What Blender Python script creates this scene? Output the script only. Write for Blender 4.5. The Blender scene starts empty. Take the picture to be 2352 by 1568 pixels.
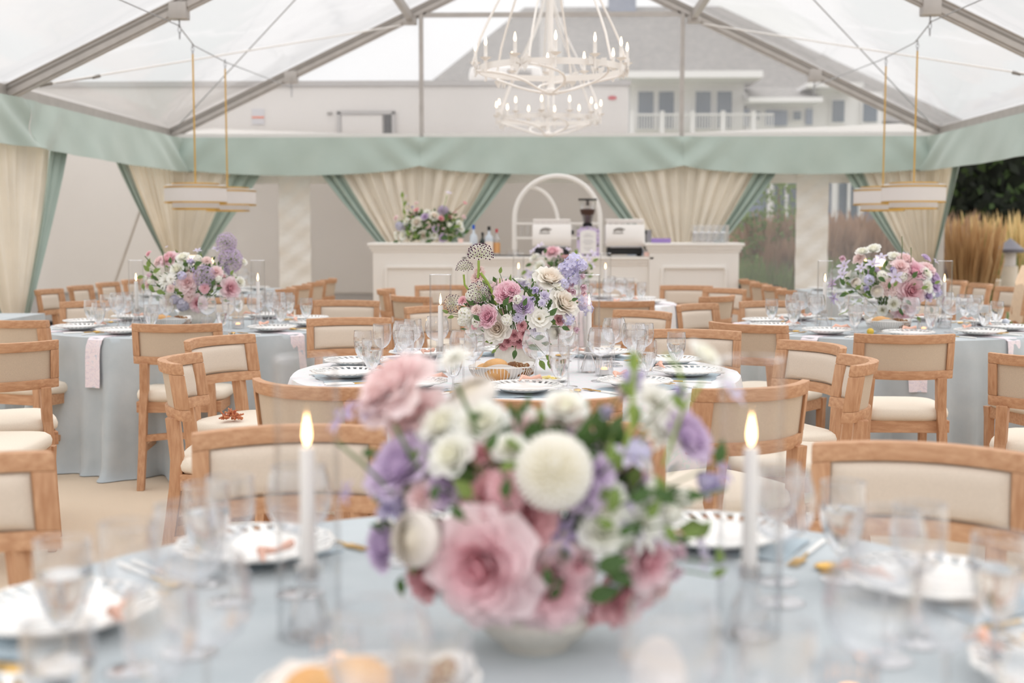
import bpy, bmesh, math, random
from math import sin, cos, pi, radians as rad, sqrt
from mathutils import Vector, Matrix
random.seed(7)
scene = bpy.context.scene
C = bpy.context.collection

# ---------------------------------------------------------------- camera
F = 2930.0
cam_d = bpy.data.cameras.new('camera')
cam = bpy.data.objects.new('camera', cam_d); C.objects.link(cam)
cam_d.sensor_width = 36.0
cam_d.lens = F/2352*36.0
cam.location = (0, 0, 1.34)
cam.rotation_euler = (rad(90-4.955), 0, rad(1.74))
cam_d.dof.use_dof = True
cam_d.dof.focus_distance = 5.1
cam_d.dof.aperture_fstop = 2.3
cam_d.clip_end = 500
scene.camera = cam

# ---------------------------------------------------------------- sky: even overcast, brighter overhead than at the horizon
w = bpy.data.worlds.new('overcast'); scene.world = w; w.use_nodes = True
nt = w.node_tree; nt.nodes.clear()
out = nt.nodes.new('ShaderNodeOutputWorld'); bg = nt.nodes.new('ShaderNodeBackground')
tc = nt.nodes.new('ShaderNodeTexCoord'); sx = nt.nodes.new('ShaderNodeSeparateXYZ'); ramp = nt.nodes.new('ShaderNodeValToRGB')
nt.links.new(tc.outputs['Generated'], sx.inputs[0]); nt.links.new(sx.outputs['Z'], ramp.inputs[0])
nt.links.new(ramp.outputs[0], bg.inputs[0]); nt.links.new(bg.outputs[0], out.inputs[0])
ramp.color_ramp.elements[0].position = 0.0; ramp.color_ramp.elements[0].color = (.43, .428, .43, 1)
ramp.color_ramp.elements[1].position = 1.0; ramp.color_ramp.elements[1].color = (1.0, .992, .985, 1)
bg.inputs[1].default_value = 1.75
sun_d = bpy.data.lights.new('sun_through_cloud', 'SUN'); sun_d.energy = 0.7; sun_d.angle = rad(60); sun_d.color = (1, .96, .9)
sun = bpy.data.objects.new('sun_through_cloud', sun_d); C.objects.link(sun); sun.rotation_euler = (rad(-28), rad(20), 0)
sun.location = (0, -5, 20)

scene.view_settings.view_transform = 'Standard'
scene.view_settings.look = 'None'
scene.view_settings.exposure = 0.26
scene.view_settings.gamma = 1.0
scene.view_settings.use_curve_mapping = False
scene.cycles.max_bounces = 10
scene.cycles.diffuse_bounces = 4
scene.cycles.glossy_bounces = 3
scene.cycles.transmission_bounces = 6
scene.cycles.transparent_max_bounces = 40
scene.cycles.caustics_reflective = False
scene.cycles.caustics_refractive = False
scene.cycles.sample_clamp_indirect = 4.0
scene.cycles.use_denoising = True

# ---------------------------------------------------------------- materials
def lin(c):
    c = c/255.0
    return c/12.92 if c <= .04045 else ((c+.055)/1.055)**2.4
def col(r, g, b): return (lin(r), lin(g), lin(b), 1)
MATS = {}
def mat(name, rgb, rough=.7, noise=0, scale=20, rgb2=None, bump=0, bscale=200, metal=0, sheen=0, emit=0, coat=0, stretch=None, spec=.5, sub=0):
    m = bpy.data.materials.new(name); m.use_nodes = True; MATS[name] = m
    n = m.node_tree; b = n.nodes['Principled BSDF']
    b.inputs['Base Color'].default_value = col(*rgb); b.inputs['Roughness'].default_value = rough
    b.inputs['Metallic'].default_value = metal; b.inputs['Specular IOR Level'].default_value = spec
    if sheen: b.inputs['Sheen Weight'].default_value = sheen; b.inputs['Sheen Roughness'].default_value = .4
    if coat: b.inputs['Coat Weight'].default_value = coat
    if emit:
        b.inputs['Emission Color'].default_value = col(*rgb); b.inputs['Emission Strength'].default_value = emit
    t = n.nodes.new('ShaderNodeTexCoord'); mp = n.nodes.new('ShaderNodeMapping'); n.links.new(t.outputs['Object'], mp.inputs[0])
    if stretch: mp.inputs['Scale'].default_value = stretch
    if noise:
        nz = n.nodes.new('ShaderNodeTexNoise'); nz.inputs['Scale'].default_value = scale; nz.inputs['Detail'].default_value = 5
        n.links.new(mp.outputs[0], nz.inputs[0])
        r = n.nodes.new('ShaderNodeValToRGB'); n.links.new(nz.outputs[0], r.inputs[0])
        r.color_ramp.elements[0].position = .3; r.color_ramp.elements[1].position = .7
        r.color_ramp.elements[0].color = col(*(rgb2 or tuple(c*(1-noise) for c in rgb))); r.color_ramp.elements[1].color = col(*rgb)
        n.links.new(r.outputs[0], b.inputs['Base Color'])
    if bump:
        nb = n.nodes.new('ShaderNodeTexNoise'); nb.inputs['Scale'].default_value = bscale; nb.inputs['Detail'].default_value = 3
        n.links.new(mp.outputs[0], nb.inputs[0]); bp = n.nodes.new('ShaderNodeBump'); bp.inputs['Strength'].default_value = bump
        bp.inputs['Distance'].default_value = .01
        n.links.new(nb.outputs[0], bp.inputs['Height']); n.links.new(bp.outputs[0], b.inputs['Normal'])
    return m
mat('oak', (202, 158, 122), .62, .16, 14, (177, 129, 93), .25, 60, stretch=(6, 6, 1))
mat('oak_rail', (206, 162, 126), .62, .16, 14, (181, 133, 97), .25, 60, stretch=(1, 6, 6))
mat('linen', (219, 204, 188), .9, .05, 300, None, .25, 700)
mat('linen_back', (207, 189, 168), .9, .06, 300, None, .25, 700)
mat('seat_linen', (232, 221, 205), .9, .03, 200, None, .2, 600)
mat('carpet', (222, 203, 180), .95, .05, 260, None, .5, 420)
mat('blue_velvet', (186, 193, 197), .85, .10, 7, (173, 182, 187), .08, 40, sheen=.3)
mat('blue_cloth', (170, 186, 196), .85, .06, 6, None, .05, 40, sheen=.3)
mat('sage', (177, 190, 181), .75, .05, 3, (169, 183, 174), .06, 30, sheen=.3)
mat('sage_border', (168, 183, 173), .75, .05, 3, (158, 174, 164), .06, 30, sheen=.3)
mat('cream_drape', (253, 247, 236), .8, .04, 3, None, .05, 30, sheen=.2)
mat('aluminium', (192, 186, 181), .42, .06, 8, None, 0, metal=.35)
mat('aluminium_dark', (140, 134, 128), .5, metal=.3)
mat('white_paint', (240, 236, 232), .5)
mat('bar_paint', (238, 234, 228), .45)
mat('white_iron', (246, 242, 238), .5)
mat('porcelain', (240, 238, 235), .22, coat=.3)
mat('wax', (245, 240, 236), .45)
mat('gold', (214, 172, 96), .3, metal=.85)
mat('brass_cord', (190, 158, 92), .5)
mat('steel', (170, 170, 172), .3, metal=.9)
mat('black', (22, 22, 24), .5)
mat('dark_box', (14, 13, 15), .8)
mat('white_handle', (245, 242, 238), .3)
mat('bread', (205, 145, 82), .75, .3, 9, (228, 184, 130), .3, 60)
mat('dark_bread', (150, 96, 48), .7, .4, 25, (95, 62, 36), .6, 90)
mat('seed', (222, 205, 170), .8)
mat('butter', (245, 226, 150), .5)
mat('leaf', (92, 122, 66), .6, .3, 8, (70, 100, 56))
mat('leaf_light', (146, 172, 92), .6, .2, 8)
mat('stem', (140, 162, 70), .6)
mat('stem_dark', (84, 108, 56), .6)
mat('flame', (255, 205, 140), .5, emit=9)
mat('glow', (255, 220, 175), .5, emit=7)
mat('lamp_glow', (255, 236, 212), .6, emit=.9)
mat('drum_white', (242, 238, 236), .7)
mat('peach_ribbon', (240, 190, 170), .6)
mat('pale_blue_ball', (222, 228, 240), .35, bump=.4, bscale=250)
mat('vinyl_flap', (236, 232, 226), .45, .03, 8, None, .5, 14, stretch=(1, 1, 2.2))
mat('trailer_white', (214, 209, 205), .5, .02, 1)
mat('trailer_trim', (172, 168, 166), .5)
mat('outer_white', (252, 250, 246), .8)
mat('red_print', (190, 60, 70), .5)
mat('orange_print', (225, 110, 60), .5)
mat('grey_print', (196, 194, 198), .6)
mat('shingle', (142, 138, 134), .9, .12, 5, (126, 123, 121), .2, 30)
mat('house_white', (232, 230, 230), .7)
mat('house_blue', (138, 148, 170), .8, .06, 4)
mat('window_glass', (96, 108, 122), .2)
tm = mat('canopy_cloth', (240, 238, 236), .8)
tmn = tm.node_tree; tb = tmn.nodes.new('ShaderNodeBsdfTranslucent'); tb.inputs[0].default_value = (.85, .83, .8, 1); tx_ = tmn.nodes.new('ShaderNodeMixShader'); tx_.inputs[0].default_value = .55
tmn.links.new(tmn.nodes['Principled BSDF'].outputs[0], tx_.inputs[1]); tmn.links.new(tb.outputs[0], tx_.inputs[2]); tmn.links.new(tx_.outputs[0], tmn.nodes['Material Output'].inputs[0])
mat('chimney_brick', (210, 206, 206), .8, .05, 6)
mat('chimney_blue', (150, 156, 172), .85, .08, 5)
mat('hedge', (24, 34, 14), .95, .5, 5, (8, 12, 5), .5, 20)
mat('grass_green', (136, 160, 98), .8, .25, 3, (108, 136, 78))
mat('grass_tan', (234, 210, 160), .8, .2, 3, (216, 188, 132))
mat('grass_brown', (214, 184, 140), .8, .2, 3, (196, 160, 118))
mat('grass_rust', (184, 154, 132), .8, .2, 3, (164, 132, 110))
mat('lawn', (170, 170, 150), .95, .2, 2, (150, 152, 130), .3, 30)
mat('stone', (214, 204, 190), .85, .08, 6)
mat('bench_wood', (150, 108, 78), .8, .1, 6)
mat('lantern_metal', (98, 96, 104), .5, metal=.3)
mat('soil', (110, 84, 66), .9, .2, 8)
mat('shawl', (232, 205, 176), .9, .04, 30)
mat('purple_box', (150, 124, 186), .6)
mat('lilac_card', (214, 200, 226), .6)
mat('linen_card', (238, 226, 220), .7)
mat('coffee', (86, 54, 38), .6, .4, 120, (50, 30, 20))
mat('bottle_blue', (40, 90, 190), .4)
mat('bottle_frost', (200, 208, 216), .35)
mat('bottle_dark', (44, 54, 48), .25)
mat('bottle_amber', (214, 160, 104), .3)
mat('bottle_label', (238, 226, 214), .6)
mat('brick_red', (178, 84, 54), .7)
mat('pink_wrap', (232, 130, 140), .6)
mat('candle_pink', (246, 206, 192), .5, emit=.2)
mat('yellow', (226, 190, 70), .5)
mat('autumn', (214, 150, 100), .8, .4, 60, (170, 80, 70))
mat('navy', (52, 56, 84), .8)

def translucent(nm, f=.4):
    m = MATS[nm]; n = m.node_tree; b = n.nodes['Principled BSDF']; t = n.nodes.new('ShaderNodeBsdfTranslucent'); x = n.nodes.new('ShaderNodeMixShader'); x.inputs[0].default_value = f
    if b.inputs['Base Color'].links: n.links.new(b.inputs['Base Color'].links[0].from_socket, t.inputs[0])
    else: t.inputs[0].default_value = b.inputs['Base Color'].default_value
    n.links.new(b.outputs[0], x.inputs[1]); n.links.new(t.outputs[0], x.inputs[2]); n.links.new(x.outputs[0], n.nodes['Material Output'].inputs[0])
for nm_ in ('grass_green', 'grass_tan', 'grass_brown', 'grass_rust', 'leaf', 'leaf_light'): translucent(nm_)
translucent('cream_drape', .38); translucent('drum_white', .4)
mat('stoneware', (232, 225, 214), .55, .04, 60)
mat('votive_glow', (255, 190, 140), .6, emit=1.6)
def petal_material():
    m = bpy.data.materials.new('petal'); m.use_nodes = True; n = m.node_tree; n.nodes.clear()
    o = n.nodes.new('ShaderNodeOutputMaterial'); at = n.nodes.new('ShaderNodeAttribute'); at.attribute_name = 'Col'
    d = n.nodes.new('ShaderNodeBsdfDiffuse'); t = n.nodes.new('ShaderNodeBsdfTranslucent'); mx = n.nodes.new('ShaderNodeMixShader')
    mx.inputs[0].default_value = .32
    n.links.new(at.outputs['Color'], d.inputs[0]); n.links.new(at.outputs['Color'], t.inputs[0])
    n.links.new(d.outputs[0], mx.inputs[1]); n.links.new(t.outputs[0], mx.inputs[2]); n.links.new(mx.outputs[0], o.inputs[0])
    MATS['petal'] = m
petal_material()
def cloth_print(name, base, c1, c2, c3, scale):     # marbled / floral watercolour print
    m = bpy.data.materials.new(name); m.use_nodes = True; n = m.node_tree; b = n.nodes['Principled BSDF']; b.inputs['Roughness'].default_value = .85
    t = n.nodes.new('ShaderNodeTexCoord'); nz = n.nodes.new('ShaderNodeTexNoise'); nz.inputs['Scale'].default_value = scale
    nz.inputs['Detail'].default_value = 4; nz.inputs['Distortion'].default_value = 2.2; n.links.new(t.outputs['Object'], nz.inputs[0])
    r = n.nodes.new('ShaderNodeValToRGB'); n.links.new(nz.outputs[0], r.inputs[0]); e = r.color_ramp.elements
    e[0].position = .30; e[0].color = col(*c1); e[1].position = .75; e[1].color = col(*c2)
    for p, c in ((.40, base), (.50, base), (.54, c3), (.58, base), (.68, base)):
        x = e.new(p); x.color = col(*c)
    n.links.new(r.outputs[0], b.inputs['Base Color']); MATS[name] = m
cloth_print('floral_cloth', (228, 224, 227), (205, 212, 222), (240, 214, 220), (214, 226, 224), 9)
cloth_print('marbled_napkin', (236, 224, 228), (190, 202, 218), (240, 200, 210), (214, 204, 216), 16)
def glassy(name, tint=.96, base=.045, power=3.2, edge=.75, rough=.04, bump=0, dark=0):
    m = bpy.data.materials.new(name); m.use_nodes = True; n = m.node_tree; n.nodes.clear()
    o = n.nodes.new('ShaderNodeOutputMaterial'); tr = n.nodes.new('ShaderNodeBsdfTransparent'); gl = n.nodes.new('ShaderNodeBsdfGlossy')
    tr.inputs[0].default_value = (tint, tint, tint*1.005, 1); gl.inputs['Roughness'].default_value = rough; gl.inputs[0].default_value = (.95, .95, .97, 1)
    lw = n.nodes.new('ShaderNodeLayerWeight'); lw.inputs['Blend'].default_value = .5
    pw = n.nodes.new('ShaderNodeMath'); pw.operation = 'POWER'; pw.inputs[1].default_value = power
    ma = n.nodes.new('ShaderNodeMath'); ma.operation = 'MULTIPLY_ADD'; ma.inputs[1].default_value = edge; ma.inputs[2].default_value = base; ma.use_clamp = True
    if dark:
        mc = n.nodes.new('ShaderNodeMix'); mc.data_type = 'RGBA'; n.links.new(pw.outputs[0], mc.inputs[0]); mc.inputs[6].default_value = (tint, tint, tint, 1); mc.inputs[7].default_value = (dark, dark, dark*1.02, 1); n.links.new(mc.outputs[2], tr.inputs[0])
    n.links.new(lw.outputs['Facing'], pw.inputs[0]); n.links.new(pw.outputs[0], ma.inputs[0])
    mx = n.nodes.new('ShaderNodeMixShader'); n.links.new(ma.outputs[0], mx.inputs[0]); n.links.new(tr.outputs[0], mx.inputs[1]); n.links.new(gl.outputs[0], mx.inputs[2])
    n.links.new(mx.outputs[0], o.inputs[0])
    if bump:
        t = n.nodes.new('ShaderNodeTexCoord'); nb = n.nodes.new('ShaderNodeTexNoise'); nb.inputs['Scale'].default_value = bump
        n.links.new(t.outputs['Object'], nb.inputs[0]); bp = n.nodes.new('ShaderNodeBump'); bp.inputs['Strength'].default_value = .35; bp.inputs['Distance'].default_value = .12
        n.links.new(nb.outputs[0], bp.inputs['Height']); n.links.new(bp.outputs[0], gl.inputs['Normal'])
    MATS[name] = m; return m
glassy('glass', .95, .13, 1.6, .82, dark=.78)
glassy('hurricane_glass', .985, .02, 5.0, .75, dark=.5)
def vinyl(name, white, gloss, bump, tint=.95):    # clear tent vinyl: mostly see-through, slightly milky, glossy
    m = glassy(name, tint, gloss, 3.0, .45, .12, bump); n = m.node_tree
    o = [x for x in n.nodes if x.type == 'OUTPUT_MATERIAL'][0]; last = o.inputs[0].links[0].from_socket
    d = n.nodes.new('ShaderNodeBsdfDiffuse'); d.inputs[0].default_value = (.9, .9, .92, 1); t = n.nodes.new('ShaderNodeBsdfTranslucent'); t.inputs[0].default_value = (.95, .95, .97, 1)
    a = n.nodes.new('ShaderNodeMixShader'); a.inputs[0].default_value = .6; n.links.new(d.outputs[0], a.inputs[1]); n.links.new(t.outputs[0], a.inputs[2])
    tx = n.nodes.new('ShaderNodeTexCoord'); nz = n.nodes.new('ShaderNodeTexNoise'); nz.inputs['Scale'].default_value = .45; nz.inputs['Detail'].default_value = 6
    mp = n.nodes.new('ShaderNodeMapping'); mp.inputs['Scale'].default_value = (1, .5, 1); n.links.new(tx.outputs['Object'], mp.inputs[0]); n.links.new(mp.outputs[0], nz.inputs[0])
    mr = n.nodes.new('ShaderNodeMapRange'); mr.inputs['From Min'].default_value = .35; mr.inputs['From Max'].default_value = .7
    mr.inputs['To Min'].default_value = white*.6; mr.inputs['To Max'].default_value = white*1.5; n.links.new(nz.outputs[0], mr.inputs[0])
    b = n.nodes.new('ShaderNodeMixShader'); n.links.new(mr.outputs[0], b.inputs[0]); n.links.new(last, b.inputs[1]); n.links.new(a.outputs[0], b.inputs[2])
    n.links.new(b.outputs[0], o.inputs[0]); return m
vinyl('roof_vinyl', .13, .06, .8, .90)
vinyl('clear_vinyl', .16, .02, 1.5)
def water():
    m = bpy.data.materials.new('water'); m.use_nodes = True; n = m.node_tree; n.nodes.clear()
    o = n.nodes.new('ShaderNodeOutputMaterial'); g = n.nodes.new('ShaderNodeBsdfGlass'); g.inputs['IOR'].default_value = 1.33; g.inputs['Roughness'].default_value = 0
    n.links.new(g.outputs[0], o.inputs[0]); MATS['water'] = m
water()

# ---------------------------------------------------------------- mesh helpers
class MB:
    def __init__(s): s.v = []; s.f = []; s.c = []; s.m = []
    def add(s, vs, fs, c=None, m=0):
        o = len(s.v); s.v += [tuple(p) for p in vs]
        s.c += (c if isinstance(c, list) else [c or (1, 1, 1)]*len(vs))
        for f in fs: s.f.append(tuple(i+o for i in f)); s.m.append(m)
        return s
    def box(s, c, d, rz=0, m=0, M=None):
        x, y, z = (k/2 for k in d); R = M or Matrix.Rotation(rz, 3, 'Z')
        vs = [Vector(c)+R@Vector((a*x, b*y, e*z)) for a in (-1, 1) for b in (-1, 1) for e in (-1, 1)]
        return s.add(vs, [(0, 1, 3, 2), (4, 6, 7, 5), (0, 4, 5, 1), (2, 3, 7, 6), (0, 2, 6, 4), (1, 5, 7, 3)], m=m)
    def bar(s, p, q, w, h, up=(0, 0, 1), m=0):
        p, q = Vector(p), Vector(q); d = (q-p); y = d.normalized(); x = y.cross(Vector(up)).normalized(); z = x.cross(y)
        M = Matrix((x, y, z)).transposed()
        return s.box((p+q)/2, (w, d.length, h), M=M, m=m)
    def tube(s, pts, r, n=8, cap=True, m=0, c=None, sq=False):
        pts = [Vector(p) for p in pts]; N = len(pts); rs = r if isinstance(r, (list, tuple)) else [r]*N
        vs = []; up = None
        for i, p in enumerate(pts):
            t = (pts[min(i+1, N-1)]-pts[max(i-1, 0)])
            t = t.normalized() if t.length > 1e-9 else Vector((0, 0, 1))
            if up is None: up = Vector((0, 0, 1)) if abs(t.z) < .9 else Vector((0, 1, 0))
            a = t.cross(up)
            a = a.normalized() if a.length > 1e-6 else Vector((1, 0, 0))
            b = a.cross(t).normalized(); up = b
            for k in range(n):
                th = 2*pi*(k+.5)/n; vs.append(p+(a*cos(th)+b*sin(th))*rs[i])
        fs = [(i*n+k, i*n+(k+1) % n, (i+1)*n+(k+1) % n, (i+1)*n+k) for i in range(N-1) for k in range(n)]
        if cap: fs += [tuple(range(n))[::-1], tuple((N-1)*n+k for k in range(n))]
        return s.add(vs, fs, c, m)
    def lathe(s, prof, n=24, c0=(0, 0, 0), rib=0, ribn=0, m=0, ribz=None, a0=0, a1=2*pi):
        vs = []; full = abs(a1-a0-2*pi) < 1e-6; k1 = n if full else n+1
        for (r, z) in prof:
            for k in range(k1):
                th = a0+(a1-a0)*k/n
                rr = r*(1+(rib*cos(ribn*th) if rib and (ribz is None or ribz[0] <= z <= ribz[1]) else 0))
                vs.append((c0[0]+rr*cos(th), c0[1]+rr*sin(th), c0[2]+z))
        fs = [(i*k1+k, i*k1+(k+1) % k1, (i+1)*k1+(k+1) % k1, (i+1)*k1+k) for i in range(len(prof)-1) for k in range(n)]
        return s.add(vs, fs, m=m)
    def disk(s, c, r, n=24, m=0): return s.add([(c[0]+r*cos(2*pi*k/n), c[1]+r*sin(2*pi*k/n), c[2]) for k in range(n)], [tuple(range(n))], m=m)
    def grid(s, fn, nu, nv, cu=False, c=None, m=0):
        k1 = nu if cu else nu+1
        vs = [fn(i/nu, j/nv) for j in range(nv+1) for i in range(k1)]
        cs = [c(i/nu, j/nv) for j in range(nv+1) for i in range(k1)] if c else None
        fs = [(j*k1+i, j*k1+(i+1) % k1, (j+1)*k1+(i+1) % k1, (j+1)*k1+i) for j in range(nv) for i in range(nu)]
        return s.add(vs, fs, cs, m)
    def sphere(s, c, r, n=12, k=8, m=0, sc=(1, 1, 1), col_=None):
        return s.grid(lambda u, v: (c[0]+r*sc[0]*sin(pi*v)*cos(2*pi*u), c[1]+r*sc[1]*sin(pi*v)*sin(2*pi*u), c[2]-r*sc[2]*cos(pi*v)), n, k, cu=True, m=m, c=(lambda u, v: col_) if col_ else None)
    def mesh(s, name, mats, smooth=True, bevel=0, colour=False, angle=40, solid=0):
        me = bpy.data.meshes.new(name); me.from_pydata(s.v, [], s.f)
        if not isinstance(mats, (list, tuple)): mats = [mats]
        for q in mats: me.materials.append(MATS[q])
        me.polygons.foreach_set('material_index', s.m)
        if colour:
            a = me.color_attributes.new('Col', 'FLOAT_COLOR', 'POINT')
            a.data.foreach_set('color', [k for c in s.c for k in (lin(c[0]), lin(c[1]), lin(c[2]), 1.0)])
        bm = bmesh.new(); bm.from_mesh(me)
        if not colour:
            bmesh.ops.remove_doubles(bm, verts=bm.verts, dist=1e-5)
            if solid:
                bmesh.ops.recalc_face_normals(bm, faces=bm.faces); bmesh.ops.solidify(bm, geom=bm.faces, thickness=solid)
            bmesh.ops.recalc_face_normals(bm, faces=bm.faces)
        if bevel:
            es = [e for e in bm.edges if len(e.link_faces) == 2 and e.calc_face_angle(0) > rad(35)]
            bmesh.ops.bevel(bm, geom=es, offset=bevel, segments=2, affect='EDGES', profile=.6, clamp_overlap=True)
        for f in bm.faces: f.smooth = smooth
        if smooth:
            for e in bm.edges:
                if len(e.link_faces) == 2 and e.calc_face_angle(0) > rad(angle): e.smooth = False
        bm.to_mesh(me); bm.free(); return me
    def build(s, name, mats, parent=None, **k):
        return link(name, s.mesh(name, mats, **k), parent)
def link(name, me, parent=None):
    o = bpy.data.objects.new(name, me); C.objects.link(o)
    if parent: o.parent = parent
    return o
def tag(o, label, cat, group=None, kind=None):
    if label: o['label'] = label
    if cat: o['category'] = cat
    if group: o['group'] = group
    if kind: o['kind'] = kind
    return o
def thing(name, label, cat, loc=(0, 0, 0), rz=0, group=None):
    o = bpy.data.objects.new(name, None); C.objects.link(o); o.location = loc; o.rotation_euler = (0, 0, rz); o.empty_display_size = .05
    return tag(o, label, cat, group)
def struct(o): o['kind'] = 'structure'; return o
def dup(root, loc, rz, label, group=None):
    def cp(o, par):
        c = o.copy(); C.objects.link(c)
        if par: c.parent = par
        for ch in o.children: cp(ch, c)
        return c
    r = cp(root, None); r.location = loc; r.rotation_euler = (0, 0, rz); r['label'] = label
    if group: r['group'] = group
    return r
PROTO = {}
def place(kind, maker, loc, rz, label, cat, group=None):
    if kind not in PROTO:
        o = maker(label, cat); o.location = loc; o.rotation_euler = (0, 0, rz)
        if group: o['group'] = group
        PROTO[kind] = o; return o
    return dup(PROTO[kind], loc, rz, label, group)
# ================================================================ SETTING: tent shell
HW, GY, EZ, SL = 4.57, 15.2, 2.45, .477     # half width, gable y, eave height, roof slope
def rz_(x): return EZ+SL*(HW-abs(x))
fl = MB().box((0, 7.2, -.02), (9.5, 19, .04)).build('floor', 'carpet'); struct(fl)
g = MB().add([(-60, -10, -.09), (60, -10, -.09), (60, 90, -.09), (-60, 90, -.09)], [(0, 1, 2, 3)]).build('ground', 'lawn'); struct(g)
# rafters: each an arch of its own
def rafter(y):
    for s in (-1, 1):
        p, q = Vector((s*HW, y, EZ+.02)), Vector((0, y, rz_(0)+.02))
        m = MB(); m.bar(p, q, .085, .10)
        m.bar(p+Vector((0, 0, -.062)), q+Vector((0, 0, -.062)), .05, .03)
        m.bar(p+Vector((0, 0, .052)), q+Vector((0, 0, .052)), .12, .012)
        o = m.build('rafter', 'aluminium', bevel=.004, smooth=False); struct(o)
        g_ = MB()
        for dy in (-.044, .044): g_.bar(p+Vector((0, dy, .01)), q+Vector((0, dy, .01)), .004, .018)
        g_.build('groove', 'aluminium_dark', o, smooth=False)
        bx = s*3.07
        b = MB().box((bx, y, rz_(bx)-.02), (.15, .12, .14)).build('bracket', 'aluminium', o, bevel=.01)
        k = MB()
        for i in range(3):
            cz = rz_(bx)-.12-i*.05
            k.tube([(bx+(.012*cos(a) if i % 2 else 0), y+(0 if i % 2 else .012*cos(a)), cz+.03*sin(a)) for a in [2*pi*j/10 for j in range(11)]], .004, 5)
        k.build('chain', 'steel', b)
        MB().box((s*1.66, y-.0, rz_(1.66)-.05), (.16, .1, .08)).build('bracket', 'aluminium', o, bevel=.01)
for y in (1.49, 6.06, 10.63, 15.2): rafter(y)
for s in (-1, 1):
    m = MB().box((s*(HW+.0), 7.6, EZ+.05), (.11, 15.3, .10)); m.box((s*(HW-.05), 7.6, EZ-.015), (.03, 15.3, .03))
    struct(m.build('eave_beam', 'aluminium', bevel=.006, smooth=False))
    struct(MB().box((s*1.66, 7.6, rz_(1.66)+.0), (.07, 15.2, .09)).build('purlin', 'aluminium', bevel=.006, smooth=False))
    for y in (1.49, 6.06, 10.63, 15.2):
        struct(MB().box((s*(HW-.0), y, EZ/2), (.09, .09, EZ)).build('tent_post', 'aluminium', bevel=.01, smooth=False))
    struct(MB().box((s*1.53, GY, rz_(1.53)/2), (.05, .07, rz_(1.53))).build('gable_post', 'aluminium', bevel=.006, smooth=False))
    # roof vinyl
    n = 24
    def rf(u, v, s=s):
        x = s*(HW+.03)*(1-u); y = .3+15.1*v
        return (x, y, rz_(x)+.085+.012*sin(9*v*pi)*sin(pi*u)+.008*sin(u*23+v*11))
    struct(MB().grid(rf, 14, 60).build('roof_'+('left' if s < 0 else 'right'), 'roof_vinyl'))
struct(MB().box((0, 7.6, rz_(0)+.02), (.09, 15.2, .11)).build('ridge_beam', 'aluminium', smooth=False))
struct(MB().box((0, GY, 3.86), (3.2, .05, .05)).build('gable_tie', 'aluminium', smooth=False))
struct(MB().box((0, GY, EZ+.01), (9.1, .06, .05)).build('gable_beam', 'white_paint', smooth=False))
# clear gable wall above and below the valance
struct(MB().add([(-HW, GY+.05, EZ), (HW, GY+.05, EZ), (0, GY+.05, rz_(0)+.06)], [(0, 1, 2)]).build('wall_gable_top', 'clear_vinyl'))
gw = MB().grid(lambda u, v: (-HW+2*HW*u, GY+.06+.008*sin(u*40+v*3), EZ*v), 60, 6).build('wall_gable', 'clear_vinyl'); struct(gw)
for cx in (-3.06, 3.08):
    MB().grid(lambda u, v, cx=cx: (cx-.19+.38*u, GY+.02+.01*sin(v*31+u*4)+.008*sin(v*57-u*9), .02+2.1*v), 10, 90).build('window_flap', 'vinyl_flap', gw, solid=.004)
MB().grid(lambda u, v: (-HW+2*HW*u, GY+.035+.006*sin(u*60), 1.90+.24*v), 80, 4).build('header_band', 'vinyl_flap', gw, solid=.003)

# ---------------------------------------------------------------- valance: each bay its own cloth
def valance(p, q, nrm, label, sag=.05, dip=0, name='valance'):
    p, q, nrm = Vector(p), Vector(q), Vector(nrm)
    def fn(u, v):
        # gathered against the posts: folds radiate from the top corners
        e = min(u, 1-u)
        k = math.exp(-e*9)
        fold = .03*k*sin(v*7+e*46) + .016*sin(u*17+v*2.5)*v + .008*sin(u*37-v*3)*v
        b = p.lerp(q, u)
        z = 2.43-.40*v - sag*v*sin(pi*u) + dip*v*k*1.0
        return tuple(b+nrm*(.12+.10*v+fold) + Vector((0, 0, z-b.z)))
    o = MB().grid(fn, 110, 14).build(name, 'sage', solid=.004)
    tag(o, label, 'valance', 'sage green valance cloths')
    return o
ys = [6.1, 10.63, 15.15]
valance((-1.53, GY-.06, 0), (1.53, GY-.06, 0), (0, -1, 0), 'sage green valance between the two gable posts above the bar', .04, .06)
valance((-4.5, GY-.06, 0), (-1.53, GY-.06, 0), (0, -1, 0), 'sage green valance on gable wall left of the bar', .05, .06)
valance((1.53, GY-.06, 0), (4.5, GY-.06, 0), (0, -1, 0), 'sage green valance on gable wall right of the bar', .04, .06)
for s, nm in ((-1, 'left'), (1, 'right')):
    valance((s*(HW-.08), 10.6, 0), (s*(HW-.08), 15.1, 0), (-s, 0, 0), 'sage green valance along the %s eave, far bay' % nm, .02)
    valance((s*(HW-.08), 6.1, 0), (s*(HW-.08), 10.6, 0), (-s, 0, 0), 'sage green valance along the %s eave, near bay' % nm, .02)

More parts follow.
